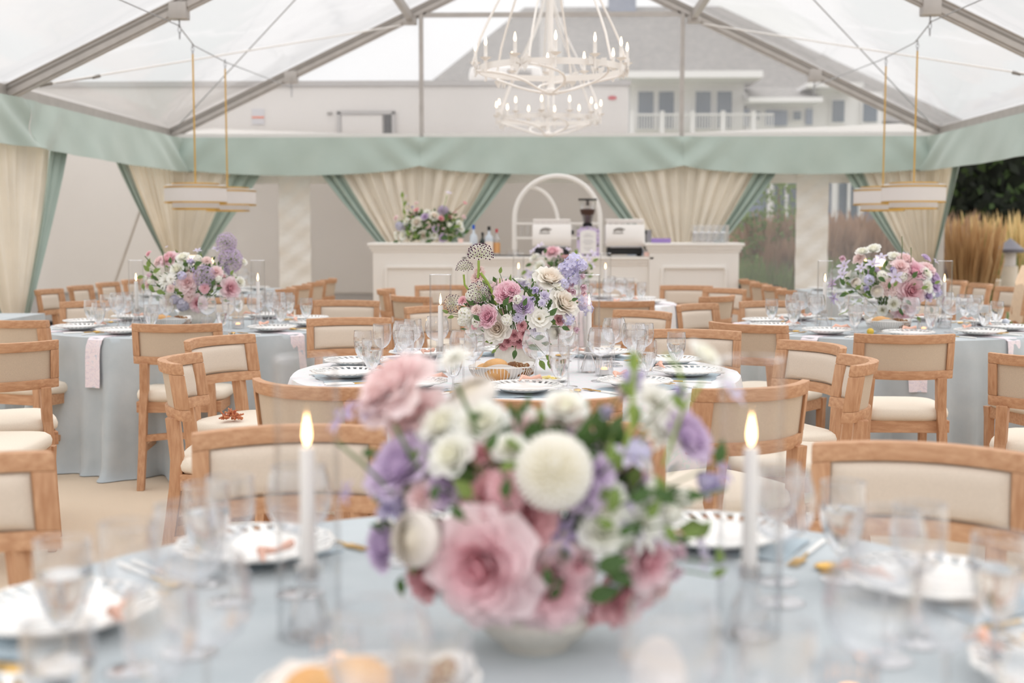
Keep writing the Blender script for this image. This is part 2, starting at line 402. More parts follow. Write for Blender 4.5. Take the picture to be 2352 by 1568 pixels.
# ---------------------------------------------------------------- curtains gathered at the posts
def curtain(path, tie, label, zt=2.14, ztie=.75, green=.17, folds=11):
    """path: polyline along the top; tie: point on the post where it is gathered."""
    t = thing('curtain', label, 'curtain', (tie[0], tie[1], 0), group='cream curtains with sage borders tied at the posts')
    P = [Vector((p[0], p[1], 0)) for p in path]
    L = [0]
    for a, b in zip(P, P[1:]): L.append(L[-1]+(b-a).length)
    def at(u):
        d = u*L[-1]
        for i in range(len(P)-1):
            if d <= L[i+1]+1e-9 or i == len(P)-2:
                k = (d-L[i])/(L[i+1]-L[i]); tn = (P[i+1]-P[i]).normalized(); nn = Vector((tn.y, -tn.x, 0))
                return P[i].lerp(P[i+1], k), nn
    T = Vector((tie[0], tie[1], 0))
    inn = Vector((tie[2], tie[3], 0))
    def surf(u0, u1, fr, amp, off):
        def fn(u, v):
            uu = u0+(u1-u0)*u; b, nn = at(uu)
            k = v**1.12*.93 if v <= 1 else .93
            tgt = T+inn*.10+(b-T)*.0
            # bottom bunch keeps some order
            spread = (b-T)*(1-k)
            sl = .05*sin(pi*min(1, v))*(1 if uu > .5 else 1)
            pos = T+inn*(.06+.08*v+off)+spread
            f = sin(u*2*pi*fr+1.2*sin(v*2))*amp*(1-.55*v)+.3*amp*sin(u*2*pi*fr*2.3+1)*(1-.4*v)
            pos += inn.normalized()*f*1.0
            z = zt-(zt-ztie)*v
            return (pos.x-T.x, pos.y-T.y, z)
        return fn
    MB().grid(surf(.10, .90, folds, .038, 0), folds*12, 26).build('drape', 'cream_drape', t, solid=.003)
    MB().grid(surf(0, .115, 2.2, .03, .03), 26, 26).build('border', 'sage_border', t, solid=.003)
    MB().grid(surf(.885, 1.0, 2.2, .03, .03), 26, 26).build('border', 'sage_border', t, solid=.003)
    tail = MB().grid(lambda u, v: ((inn*(.13))[0]+(.09+.05*v+.022*cos(7*2*pi*u))*cos(2*pi*u), (inn*(.13))[1]+(.09+.05*v+.022*cos(7*2*pi*u))*sin(2*pi*u)*.7, ztie+.06-(ztie+.05)*v), 84, 10, cu=True)
    tail.build('tail', 'cream_drape', t)
    MB().lathe([(.115, ztie-.05), (.135, ztie), (.115, ztie+.05)], 20, ((inn*.13)[0], (inn*.13)[1], 0)).build('tieback', 'sage', t)
    return t
G = GY-.12
curtain([(-2.78, G), (-.38, G)], (-1.53, G, 0, -1), 'cream curtain with sage borders at left gable post behind the bar')
curtain([(.30, G), (2.68, G)], (1.53, G, 0, -1), 'cream curtain with sage borders at right gable post behind the bar')
curtain([(-HW+.1, 12.9), (-HW+.1, G), (-3.40, G)], (-HW+.12, G-.02, .5, -.8), 'cream curtain with sage borders in the left rear corner of tent')
curtain([(3.38, G), (HW-.1, G), (HW-.1, 14.1)], (HW-.12, G-.02, -.5, -.8), 'cream curtain with sage borders in the right rear corner of tent')
curtain([(-HW+.1, 8.6), (-HW+.1, 11.5)], (-HW+.1, 10.15, .9, 0), 'cream curtain with sage borders at the left edge of the photo', ztie=.45)

# ---------------------------------------------------------------- cables in the roof
def rope(pts, label, r=.006, m='white_paint', name='cable'):
    o = MB().tube(pts, r, 6).build(name, m); tag(o, label, 'cable'); return o
for s, nm in ((-1, 'left'), (1, 'right')):
    pts = []
    for i in range(41):
        y = 6.06+(15.2-6.06)*i/40; k = ((y-6.06) % 4.57)/4.57
        pts.append((s*3.08, y, 3.03-.10*min(1, k/.1, (1-k)/.66)))
    rope(pts, 'thin pendant cable strung between roof brackets on the %s side' % nm, .005, 'steel')
    rope([(s*4.3, 10.75, 2.56), (s*1.75, 15.05, 3.72)], 'white bracing rope rising to the gable rafter on the %s side' % nm, .008)
    rope([(s*4.42, 15.0, 2.52), (s*1.55, 10.75, 3.85)], 'bracing rope rising from the rear %s corner of roof' % nm, .006, 'steel')
    # turnbuckles
    tb = MB().tube([(s*4.3, 10.75, 2.56), (s*4.24, 10.85, 2.587)], .018, 8).tube([(s*4.24, 10.85, 2.587), (s*4.02, 11.23, 2.68)], .007, 6)
    tb.tube([(s*4.02, 11.23, 2.68), (s*3.98, 11.29, 2.70)], .016, 8)
    tag(tb.build('turnbuckle', 'aluminium_dark'), 'steel turnbuckle at the foot of the %s bracing rope' % nm, 'turnbuckle')
    if s < 0: tag(MB().tube([(-4.54, 15.0, 2.4), (-5.47, 15.0, -.04)], .018, 8).build('guy_pole', 'aluminium'), 'slanting guy pole outside the rear left corner', 'pole')

# ---------------------------------------------------------------- outside: trailer, canopy, house, garden
TY = 17.6
tr = thing('trailer', 'long white box trailer parked behind the tent', 'trailer', (-3, TY, 0))
MB().box((-.9, 1.3, 1.9), (9.9, 2.6, 2.85)).build('body', 'trailer_white', tr, bevel=.03, smooth=False)
MB().box((-.9, 1.3, 3.345), (9.96, 2.66, .07)).build('roof_trim', 'trailer_trim', tr, smooth=False)
MB().box((-.9, 1.2, .28), (9.5, 2.3, .4)).build('skirt', 'trailer_trim', tr, smooth=False)
for k, xx in enumerate((-3.9, 2.6)):
    MB().tube([(xx, .2, .3), (xx, .45, .3)], .34, 24).build('wheel', 'black', tr)
wf = MB()
for c, d in (((.47, -.02, 2.95), (.80, .06, .05)), ((.10, -.02, 2.6), (.05, .06, .72)), ((.85, -.02, 2.6), (.05, .06, .72))): wf.box(c, d)
w1 = wf.build('door_frame', 'trailer_trim', tr, smooth=False)
MB().box((.765, -.01, 2.58), (.10, .04, .68)).build('pane', 'black', w1, smooth=False)
MB().box((.41, -.015, 2.58), (.56, .04, .68)).build('door_panel', 'trailer_white', w1, smooth=False)
st = MB().box((-1.02, -.008, 2.90), (.17, .012, .21)).build('sticker', 'grey_print', tr, smooth=False)
MB().box((-1.02, -.016, 2.89), (.17, .008, .022)).build('stripe', 'orange_print', st, smooth=False)
MB().box((-.03, -.015, 2.94), (.07, .02, .03)).build('vent', 'aluminium_dark', tr, smooth=False)
MB().grid(lambda u, v: (3.83+.06*v*cos(2*pi*u), -.012, 3.14+.028*v*sin(2*pi*u)), 20, 1, cu=True).build('oval_badge', 'red_print', tr, solid=.004)
MB().box((2.35, 1.2, 3.53), (1.05, 1.0, .3)).build('air_conditioner', 'white_paint', tr, bevel=.12)
lv = MB()
for i in range(6): lv.box((2.55, .67, 3.43+i*.035), (.34, .04, .012))
lv.build('louvre', 'trailer_trim', tr, smooth=False)
MB().box((3.5, 1.2, 3.46), (.8, 1.0, .18)).build('roof_vent', 'white_paint', tr, bevel=.08)
tag(MB().box((-7.2, 10.6, 1.4), (.15, 13.3, 2.8)).build('marquee_sidewall', 'outer_white'), 'plain off-white canvas wall outside the left tent side', 'tent wall')
cn = thing('canopy', 'low white canopy between tent gable and trailer', 'canopy', (0, 16.3, 0))
MB().add([(-4.6, -.95, 2.50), (-1.6, -.95, 2.50), (-1.6, 1.2, 2.62), (-4.6, 1.2, 2.74)], [(0, 1, 2, 3)]).build('roof_cloth', 'canopy_cloth', cn)
MB().add([(1.6, -.95, 2.50), (4.7, -.95, 2.50), (4.7, 1.2, 2.78), (1.6, 1.2, 2.62)], [(0, 1, 2, 3)]).build('roof_cloth', 'canopy_cloth', cn)
MB().add([(-1.6, -.95, 2.50), (1.6, -.95, 2.50), (1.6, 1.2, 2.60), (-1.6, 1.2, 2.60)], [(0, 1, 2, 3)]).build('roof_cloth', 'canopy_cloth', cn)

HY = 40.0; hs = 2930/HY
def H(u, v): return ((u-1265)/hs, 1.34-(v-530)/hs)     # drawing units of the house front
ho = thing('house', 'large grey-roofed shingle house with white dormers behind the tent', 'house', (0, HY, 0))
def poly(pts, y0, y1, name, m, par=ho):
    n = len(pts); V_ = [(a, y0, b) for a, b in pts]+[(a, y1, b) for a, b in pts]
    fs = [tuple(range(n)), tuple(range(2*n-1, n-1, -1))]+[(i, (i+1) % n, n+(i+1) % n, n+i) for i in range(n)]
    return MB().add(V_, fs).build(name, m, par, smooth=False)
# main roof: a hipped volume rising away from the eaves
e0, e1, t0, t1 = H(975, 205), H(2230, 300), H(1195, 38), H(1700, 38)
rv = [(e0[0], 0, e0[1]), (e1[0], 0, e1[1]), (t1[0], 6, t1[1]*1.02+1.0), (t0[0], 6, t0[1]*1.02+1.0), (e0[0], 12, e0[1]), (e1[0], 12, e1[1])]
MB().add(rv, [(0, 1, 2, 3), (0, 3, 4), (1, 5, 2), (3, 2, 5, 4)]).build('roof', 'shingle', ho, smooth=False)
MB().box(((e0[0]+e1[0])/2, 6.2, 2.0), (e1[0]-e0[0]-.6, 11, 4.6)).build('wall', 'house_blue', ho, smooth=False)
for (u0, u1, v0, v1, m, y) in ((1240, 1290, -60, 205, 'chimney_brick', -1.2), (1393, 1462, -60, 60, 'chimney_blue', 6.0)):
    a = H(u0, v1); b = H(u1, v0); MB().box(((a[0]+b[0])/2*(1.12 if y > 0 else .975), y, (a[1]+b[1])/2+(1 if y > 0 else 0)), ((b[0]-a[0])*1.0, .9, (b[1]-a[1])+(2 if y > 0 else 0))).build('chimney', m, ho, smooth=False)
def hb(u0, v0, u1, v1, y, d, name, m, par=ho):
    a = H(u0, v1); b = H(u1, v0)
    return MB().box(((a[0]+b[0])/2, y, (a[1]+b[1])/2), (b[0]-a[0], d, b[1]-a[1])).build(name, m, par, smooth=False)
hb(1408, 193, 1712, 207, -1.2, 2.6, 'dormer_eave', 'house_white')
d1 = hb(1440, 207, 1690, 320, -.4, 1.0, 'dormer', 'house_white')
for u0, u1 in ((1457, 1490), (1502, 1535), (1583, 1616), (1630, 1662)):
    f = hb(u0-6, 219, u1+6, 308, -.95, .1, 'window', 'house_white'); hb(u0, 225, u1, 305, -1.02, .06, 'pane', 'window_glass', f)
rl = hb(1438, 276, 1748, 280, -1.5, .12, 'railing', 'house_white')
for i in range(52):
    uu = 1440+i*6
    if i % 11 == 0: hb(uu-4, 270, uu+5, 318, -1.5, .16, 'newel', 'house_white', rl)
    else: hb(uu, 280, uu+2, 312, -1.5, .05, 'baluster', 'house_white', rl)
hb(1690, 244, 1848, 254, -.9, 2.0, 'porch_eave', 'house_white')
MB().add([(H(1688, 244)[0], -1.9, H(0, 244)[1]), (H(1850, 244)[0], -1.9, H(0, 244)[1]), (H(1828, 215)[0], .4, H(0, 205)[1]), (H(1700, 215)[0], .4, H(0, 205)[1])], [(0, 1, 2, 3)]).build('porch_roof', 'shingle', ho, smooth=False)
hb(1696, 254, 1842, 330, -.35, .8, 'porch_wall', 'house_white')
hb(1740, 265, 1786, 298, -.8, .12, 'siding', 'house_blue'); hb(1690, 262, 1702, 300, -.8, .12, 'siding', 'house_blue'); hb(1828, 262, 1842, 296, -.8, .12, 'siding', 'house_blue')
for u0, u1 in ((1708, 1726), (1799, 1816)):
    f = hb(u0-4, 265, u1+4, 290, -.8, .12, 'window', 'house_white'); hb(u0, 268, u1, 286, -.88, .06, 'pane', 'window_glass', f)
hb(1812, 214, 1932, 224, -.9, 2.2, 'dormer_eave', 'house_white'); hb(1845, 224, 2000, 330, -.2, .8, 'dormer', 'house_white')
for u0, u1 in ((1887, 1913), (1955, 1985)):
    f = hb(u0-5, 238, u1+5, 296, -.66, .1, 'window', 'house_white'); hb(u0, 243, u1, 290, -.72, .06, 'pane', 'window_glass', f)
# ground floor seen through the clear wall
hb(1700, 330, 2240, 640, -.2, .6, 'wall', 'house_blue')
for u0, u1 in ((1762, 1815), (1905, 1947), (2000, 2040)):
    f = hb(u0-14, 400, u1+14, 560, -.62, .14, 'window', 'house_white'); hb(u0, 415, u1, 540, -.72, .08, 'pane', 'window_glass', f)
    hb((u0+u1)/2-3, 415, (u0+u1)/2+3, 540, -.8, .06, 'mullion', 'house_white', f)
hb(1690, 556, 2060, 572, -.8, .3, 'sill_band', 'house_white')

# garden
def blades(name, label, cat, box, n, h, wd, m, lean=.25, plume=None, seed=1):
    R = random.Random(seed); mb = MB(); x0, x1, y0, y1 = box; cx, cy = (x0+x1)/2, (y0+y1)/2
    for i in range(n):
        x, y = R.uniform(x0, x1), R.uniform(y0, y1); hh = h*R.uniform(.6, 1.1); a = R.uniform(0, 2*pi)
        lx, ly = lean*hh*cos(a)*R.random(), lean*hh*sin(a)*R.random(); w_ = wd*R.uniform(.6, 1.2); dx, dy = w_*cos(a+1.57), w_*sin(a+1.57)
        vs = [(x-dx, y-dy, 0), (x+dx, y+dy, 0), (x+lx*.4+dx, y+ly*.4+dy, hh*.6), (x+lx*.4-dx, y+ly*.4-dy, hh*.6), (x+lx, y+ly, hh)]
        mb.add([(p[0]-cx, p[1]-cy, p[2]) for p in vs], [(0, 1, 2, 3), (3, 2, 4)], m=0)
        if plume and R.random() < plume:
            k = 2.6; mb.add([(x+lx*.4-cx-dx*k, y+ly*.4-cy-dy*k, hh*.72), (x+lx*.4-cx+dx*k, y+ly*.4-cy+dy*k, hh*.72), (x+lx-cx, y+ly-cy, hh*1.06), (x+lx*.7-cx, y+ly*.7-cy+w_*k, hh*.75)], [(0, 1, 2), (0, 3, 2)], m=1)
    o = mb.build(name, m, None, smooth=False); o.location = (cx, cy, -.05)
    return tag(o, label, cat, kind='stuff')
blades('rust_grass', 'rust brown ornamental grass bank outside the clear rear wall', 'grass', (3.0, 6.2, 18.7, 21.0), 4200, 1.5, .012, ['grass_rust', 'grass_rust'], .35, .4, 2)
blades('green_shrubs', 'soft green shrubs outside the clear wall beside the bar', 'shrub', (2.4, 4.6, 16.3, 17.8), 4200, .98, .016, ['grass_green', 'grass_green'], .4, None, 3)
blades('feather_grass', 'tall tan feather grass in front of the dark hedge', 'grass', (6.3, 11, 17.8, 20.5), 2600, 1.48, .011, ['grass_green', 'grass_tan'], .2, .75, 4)
blades('low_grass', 'low bright green grass clump beside the right side chairs', 'grass', (5.0, 6.5, 13.0, 14.6), 1500, .55, .014, ['grass_green', 'grass_green'], .6, None, 5)
def clump(x, y, label, n, h, m1, seed):
    R = random.Random(seed); mb = MB(); st = MB()
    for i in range(n):
        a = R.uniform(0, 2*pi); sp = R.random()**.7; hh = h*R.uniform(.7, 1.05); L = .24*h*sp; w_ = .009
        p = [(.12*cos(a)*sp, .12*sin(a)*sp, 0), (.12*cos(a)*sp+L*.35*cos(a), L*.35*sin(a), hh*.5), (L*cos(a), L*sin(a), hh)]
        q = a+1.57; dx, dy = w_*cos(q), w_*sin(q)
        mb.add([(p[0][0]-dx, p[0][1]-dy, 0), (p[0][0]+dx, p[0][1]+dy, 0), (p[1][0]+dx, p[1][1]+dy, p[1][2]), (p[1][0]-dx, p[1][1]-dy, p[1][2])], [(0, 1, 2, 3)])
        st.add([(p[1][0]-dx, p[1][1]-dy, p[1][2]), (p[1][0]+dx, p[1][1]+dy, p[1][2]), (p[2][0]+dx, p[2][1]+dy, p[2][2]*.95), (p[2][0], p[2][1], p[2][2]*1.02), (p[2][0]-dx, p[2][1]-dy, p[2][2]*.93)], [(0, 1, 2, 3, 4)])
    t = thing('grass_clump', label, 'grass', (x, y, -.05))
    a = mb.build('blades', 'grass_green', t, smooth=False); a['kind'] = 'stuff'
    b = st.build('plumes', m1, t, smooth=False); b['kind'] = 'stuff'
clump(5.05, 15.4, 'brown feather grass clump just outside the right tent corner', 300, 1.5, 'grass_brown', 11)
clump(5.9, 15.0, 'brown feather grass clump at the right edge of photo', 220, 1.4, 'grass_brown', 12)
clump(3.1, 17.0, 'pale feather grass clump outside the clear wall near the bar', 260, 1.25, 'grass_rust', 13)
# hedge of leaf masses
R = random.Random(5); hd = MB()
hd.box((0, 1.2, 1.4), (15, 1.0, 2.8))
for i in range(5200):
    x, z = R.uniform(-7.5, 7.5), R.uniform(.2, 3.0); y = .5+.5*sin(x*1.3)*sin(z*1.7)+R.uniform(-.4, .2); s_ = R.uniform(.07, .2); a, b = R.uniform(0, 6.3), R.uniform(-.8, .8)
    d = Vector((cos(a)*cos(b), sin(b), sin(a)*cos(b)))*s_; e = Vector((-sin(a), .4, cos(a)))*s_*.5
    c = Vector((x, y, z)); hd.add([c-d, c+e, c+d, c-e], [(0, 1, 2, 3)], m=1 if R.random() < .22 else 0)
mat('hedge_leaf', (48, 66, 26), .9)
hd = hd.build('hedge', ['hedge', 'hedge_leaf'], None, smooth=False); hd.location = (14.6, 23, -.06); tag(hd, 'tall dark evergreen hedge beyond the right tent side', 'hedge', kind='stuff')
for (x, y, h, lb) in ((3.35, 19.0, 2.25, 'leafy young tree against the house windows'), (2.75, 18.8, 1.7, 'small leafy bush left of the young tree by the house')):
    t = thing('garden_shrub', lb, 'shrub', (x, y, -.05))
    MB().tube([(0, 0, 0), (.03, 0, h*.5), (0, .02, h*.9)], [.03, .02, .008], 6).build('trunk', 'bench_wood', t)
    lf = MB(); R = random.Random(int(x*10))
    for i in range(420):
        a, b, r = R.uniform(0, 6.3), R.uniform(-1, 1), R.random()**.5*.42
        c = Vector((r*cos(a)*sqrt(1-b*b), r*sin(a)*sqrt(1-b*b), h*.72+b*h*.3)); d = Vector((R.uniform(-1, 1), R.uniform(-1, 1), R.uniform(-1, 1))).normalized()*.06; e = d.cross(Vector((.3, .2, 1))).normalized()*.03
        lf.add([c-d, c+e, c+d, c-e], [(0, 1, 2, 3)])
    o = lf.build('foliage', 'grass_green', t, smooth=False); o['kind'] = 'stuff'
def lantern(x, y, lb):
    t = thing('bollard_lantern', lb, 'lantern', (x, y, -.05))
    MB().lathe([(.10, 0), (.10, .95), (.085, .95)], 16).build('post', 'stone', t)
    MB().lathe([(.075, .95), (.075, 1.12)], 12).build('lens', 'drum_white', t)
    MB().lathe([(.001, 1.30), (.05, 1.26), (.17, 1.16), (.17, 1.12), (.0, 1.12)], 16).build('cap', 'lantern_metal', t)
lantern(5.75, 16.2, 'grey capped bollard light at the right edge of photo'); lantern(4.98, 17.6, 'grey capped bollard light behind the brown grass clump')
t = thing('stone_ledge', 'low stone ledge with timber step in the right garden', 'ledge', (6.2, 16.9, -.05))
MB().box((0, 0, .7), (3.0, .5, .1)).build('cap_stone', 'stone', t, bevel=.01, smooth=False); MB().box((0, .03, .33), (2.9, .4, .66)).build('base', 'bench_wood', t, smooth=False)
struct(MB().box((0, 9, -.075), (30, 34, .05)).build('bounce_paving', 'stone', smooth=False))  # pale paving added round the tent to bounce light onto the outside walls
tag(MB().box((2.21, 13.6, .37), (.42, .42, .78)).build('black_crate', 'dark_box', bevel=.01), 'black covered crate standing right of the bar', 'crate')
# ================================================================ BAR
BY = 12.7
bar = thing('bar_counter', 'white panelled bar counter with two raised end plinths', 'bar', (0, BY, 0))
def panel_block(x0, x1, z1, y0, d, name, inset):
    o = MB().box(((x0+x1)/2, y0+d/2, (z1-.05)/2), (x1-x0, d, z1-.05)).build(name, 'bar_paint', bar, bevel=.004, smooth=False)
    c = MB(); cx = (x0+x1)/2
    c.box((cx, y0+d/2-.005, z1-.015), (x1-x0+.10, d+.07, .03)); c.box((cx, y0+d/2-.003, z1-.045), (x1-x0+.06, d+.04, .035)); c.box((cx, y0+d/2, z1-.075), (x1-x0+.03, d+.02, .03))
    c.build('cornice', 'bar_paint', o, bevel=.006, smooth=False)
    f = MB(); a, b, t, bz = x0+inset, x1-inset, z1-.24, .14
    for (p, q) in (((a, t), (b, t)), ((b, t), (b, bz)), ((b, bz), (a, bz)), ((a, bz), (a, t))):
        f.bar((p[0], y0-.008, p[1]), (q[0], y0-.008, q[1]), .03, .03, up=(0, 1, 0))
    f.build('panel_moulding', 'bar_paint', o, bevel=.008, smooth=False)
    MB().box((cx, y0-.008, .06), (x1-x0+.02, .03, .12)).build('plinth', 'bar_paint', o, bevel=.004, smooth=False)
panel_block(-1.775, -.835, 1.22, 0, .62, 'left_plinth', .13)
panel_block(.974, 1.86, 1.22, 0, .62, 'right_plinth', .13)
panel_block(-.835, .07, 1.085, .04, .55, 'counter', .12); panel_block(.07, .974, 1.085, .04, .55, 'counter', .12)
BZ = 1.085
def on_bar(name, label, cat, x, y=.2, z=BZ, group=None): return thing(name, label, cat, (x, BY+y, z), 0, group)
for x, lb in ((.01, 'white espresso machine left of the coffee grinder on the bar'), (.74, 'white espresso machine right of the coffee grinder on the bar')):
    t = on_bar('espresso_machine', lb, 'coffee machine', x, .25, group='espresso machines on the bar')
    prof = [(-.18, .10), (-.20, .14), (-.20, .20), (-.165, .32), (.16, .32), (.17, .10)]
    vs = [(a, p[0], p[1]) for a in (-.195, .195) for p in prof]; n = 6
    MB().add(vs, [tuple(range(n))[::-1], tuple(range(n, 2*n))]+[(i, (i+1) % n, n+(i+1) % n, n+i) for i in range(n)]).build('body', 'white_paint', t, bevel=.018, smooth=True)
    MB().box((0, .0, .055), (.35, .30, .07)).build('base', 'black', t, bevel=.01)
    MB().box((0, -.13, .095), (.30, .1, .02)).build('drip_tray', 'steel', t, bevel=.004)
    f = MB()
    for sx_ in (-1, 1):
        for sy_ in (-1, 1): f.lathe([(.016, 0), (.02, .02), (.02, .03)], 10, (sx_*.15, sy_*.12, 0))
    f.build('feet', 'black', t)
    r = MB()
    for i in range(7): r.tube([(-.18+.06*i, -.15, .32), (-.18+.06*i, -.15, .365)], .006, 6)
    r.tube([(-.185, -.15, .365), (.185, -.15, .365)], .007, 6); r.tube([(-.185, .14, .365), (.185, .14, .365)], .007, 6); r.tube([(-.185, -.15, .365), (-.185, .14, .365)], .007, 6)
    rr = r.build('cup_rail', 'white_paint', t)
    MB().box((0, -.02, .345), (.34, .22, .03)).build('warming_tray', 'drum_white', rr, bevel=.004)
    # leaping animal emblem in grey with a line of lettering under it
    e = MB(); pts = [(-.062, -.006), (-.048, .012), (-.028, .022), (.0, .026), (.03, .022), (.045, .012), (.06, .014), (.052, .002), (.03, -.004), (.034, -.018), (.02, -.012), (-.01, -.006), (-.03, -.008), (-.05, -.02)]
    def fy(z): return -.165-(.32-z)*.035/.12-.004
    e.add([(-.06+a, fy(.262+b), .262+b) for a, b in pts], [tuple(range(len(pts)))]); e.bar((-.125, fy(.232), .232), (-.02, fy(.232), .232), .003, .008)
    e.build('emblem', 'aluminium_dark', t, smooth=False)
    MB().lathe([(.0, -.022), (.022, -.02), (.022, .02), (0, .022)], 14, (.2, -.05, .24)).build('knob', 'black', t)
t = on_bar('coffee_grinder', 'coffee grinder with clear hopper of dark beans', 'grinder', .37, .28)
MB().lathe([(0, 0), (.07, 0), (.075, .02), (.06, .05), (.06, .27), (.07, .29), (.0, .29)], 20).build('body', 'steel', t)
MB().lathe([(.045, .29), (.05, .33), (.03, .335)], 20).build('collar', 'black', t)
MB().lathe([(.035, .33), (.05, .36), (.088, .52), (.09, .56)], 24).build('hopper', 'glass', t)
MB().lathe([(0, .335), (.034, .335), (.048, .36), (.078, .47), (.0, .485)], 24).build('beans', 'coffee', t)
MB().lathe([(0, .56), (.095, .56), (.095, .578), (0, .58)], 24).build('lid', 'black', t)
MB().box((0, 0, .535), (.03, .01, .05)).build('slide', 'black', t)
t = on_bar('menu_sign', 'small framed drinks menu with pastel floral border', 'sign', .37, .04)
def arch_card(w_, h, d, m, nm, y=0, par=None):
    pts = [(-w_/2, 0), (w_/2, 0), (w_/2, h*.88), (w_*.38, h*.95), (0, h), (-w_*.38, h*.95), (-w_/2, h*.88)]; n = len(pts)
    return MB().add([(a, y, b) for a, b in pts]+[(a, y+d, b) for a, b in pts], [tuple(range(n)), tuple(range(n, 2*n))[::-1]]+[(i, (i+1) % n, n+(i+1) % n, n+i) for i in range(n)]).build(nm, m, par, smooth=False)
arch_card(.225, .30, .012, 'lilac_card', 'border', 0, t); arch_card(.16, .235, .012, 'porcelain', 'card', -.008, t).location.z = .03
sc_ = MB(); R = random.Random(3)
for i in range(60):
    a = R.random()*2*pi; q = max(abs(cos(a)), abs(sin(a))); x, z = .098*cos(a)/q, .15+.135*sin(a)/q
    sc_.sphere((x, -.004, z), R.uniform(.004, .009), 6, 4, sc=(1, .4, 1), m=R.choice((0, 1, 2)))
sc_.build('floral_border', ['lilac_card', 'leaf_light', 'purple_box'], t)
wl = MB()
for i, L_ in enumerate((.06, .10, .0, .085, .11, .07, .0, .09, .06)):
    if L_: wl.box((0, -.0095, .22-i*.019), (L_, .002, .005))
wl.build('lettering', 'grey_print', t, smooth=False)
def bottle(x, y, h, r, m, cap, lab, lb, capm='black', labm='bottle_label'):
    t = on_bar('bottle', lb, 'bottle', x, y)
    MB().lathe([(0, 0), (r, .005), (r, h*.58), (r*.85, h*.66), (r*.34, h*.75), (r*.3, h*.93), (0, h*.93)], 20).build('glass_body', m, t)
    MB().lathe([(r*.36, h*.86), (r*.38, h), (0, h)], 14).build('cap', capm, t)
    if lab: MB().lathe([(r*1.02, h*.12), (r*1.02, h*.5)], 20).build('label', labm, t)
bottle(-.775, .12, .315, .040, 'bottle_frost', 1, 0, 'frosted bottle with a bright blue cap on the bar', 'bottle_blue')
bottle(-.69, .22, .24, .034, 'bottle_dark', 1, 0, 'short dark green bottle between taller bottles on the bar')
bottle(-.62, .12, .30, .042, 'bottle_frost', 1, 1, 'clear bottle with black stopper and pale printed label', 'black', 'bottle_label')
bottle(-.545, .16, .275, .036, 'glass', 1, 1, 'bottle with amber label and red cap at right of the group', 'red_print', 'bottle_amber')
t = on_bar('sweets_bowl', 'bowl of pink wrapped garnish before the bottles', 'bowl', -.72, .03)
MB().lathe([(.0, 0), (.04, 0), (.065, .05), (.06, .05)], 20).build('bowl', 'glass', t)
o = MB()
for i in range(26):
    a, r = R.uniform(0, 6.3), R.uniform(0, .05); o.sphere((r*cos(a), r*sin(a), .05+R.uniform(0, .03)), .014, 6, 4, m=i % 3)
o = o.build('garnish', ['pink_wrap', 'bottle_amber', 'lilac_card'], t); o['kind'] = 'stuff'
for k, (x, lb) in enumerate(((-.42, 'small jigger glass left on the bar mat'), (-.36, 'clear straw holder on the bar mat'))):
    t = on_bar('bar_glass', lb, 'glass', x, .1); MB().lathe([(.018, 0), (.02, .06)] if k == 0 else [(.03, 0), (.032, .07)], 14).build('tumbler', 'glass', t)
    if k:
        q = MB()
        for i in range(5): q.tube([(.012*cos(i), .012*sin(i), 0), (.02*cos(i*1.3), .02*sin(i*1.3), .15)], .0035, 5)
        q.build('straws', 'white_paint', t)
tag(MB().box((-.36, BY+.2, BZ+.006), (.42, .2, .01)).build('bar_mat', 'black', bevel=.003), 'black rubber mat lying on the bar', 'mat')
# right plinth things
for x, y, c, m, lb in ((1.10, .15, (.19, .10, .045), 'purple_box', 'lilac paper napkin box on the right plinth'),):
    o = MB().box((0, 0, .023), c).build('napkin_box', m, bevel=.004); o.location = (x, BY+y, 1.22); tag(o, lb, 'box')
t = thing('cup_stack', 'stack of steel cups behind the lilac box', 'cups', (.99, BY+.35, 1.22))
for i in range(3): MB().lathe([(.03, i*.03), (.036, .07+i*.03)], 16).build('cup', 'steel', t)
t = thing('glass_rack', 'clear acrylic rack of upturned glasses on right plinth', 'rack', (1.60, BY+.3, 1.22))
MB().box((0, 0, .09), (.36, .26, .18)).build('case', 'glass', t, smooth=False)
for i in range(5):
    for j in range(2):
        MB().lathe([(.028, .01), (.033, .10), (.004, .115), (.004, .15), (.026, .155)], 12, (-.14+.07*i, -.06+.12*j, 0)).build('tumbler', 'glass', t)
for x, y, z, lb in ((-.905, .12, 1.22, 'pale pink votive candle at the right of the bar flowers'), (.95, .03, BZ, 'small pink votive candle right of the espresso machine')):
    t = thing('votive_candle', lb, 'candle', (x, BY+y, z))
    MB().lathe([(.03, 0), (.036, .07)], 16).build('cup', 'glass', t); MB().lathe([(0, .002), (.027, .002), (.03, .045), (0, .045)], 16).build('wax', 'candle_pink', t)
# arched back-bar shelf
AB = thing('backbar_arch', 'white arched back-bar shelf holding rows of glasses', 'shelf', (.07, 14.25, 0))
def arc(r, z0, n=28): return [(-r, 0, 0)]+[(r*cos(pi-pi*i/n), 0, z0+r*sin(pi*i/n)) for i in range(n+1)]+[(r, 0, 0)]
MB().tube(arc(.475, 1.47), .028, 8).build('frame', 'white_paint', AB)
MB().tube([(x, y+.16, z) for x, y, z in arc(.475, 1.47)], .02, 8).build('rear_frame', 'white_paint', AB)
MB().tube([(-.475+.02, .0, 1.47)]+[(-.475+.47*(1-cos(a)) if 0 else .05-.30*cos(a)*1.0-.02, .02, 1.4+.42*sin(a)) for a in [pi*.5*0+.0+ i*pi/20 for i in range(11)]][::-1][:0]+[(.0+.0, .02, 1.45)], .001, 4).build('pin', 'white_paint', AB)
MB().tube([(-.30+.31*sin(a), .03, 1.40+.42*cos(a)) for a in [pi*i/30 for i in range(16)]]+[(.01, .03, 0)], .022, 8).build('muntin', 'white_paint', AB)
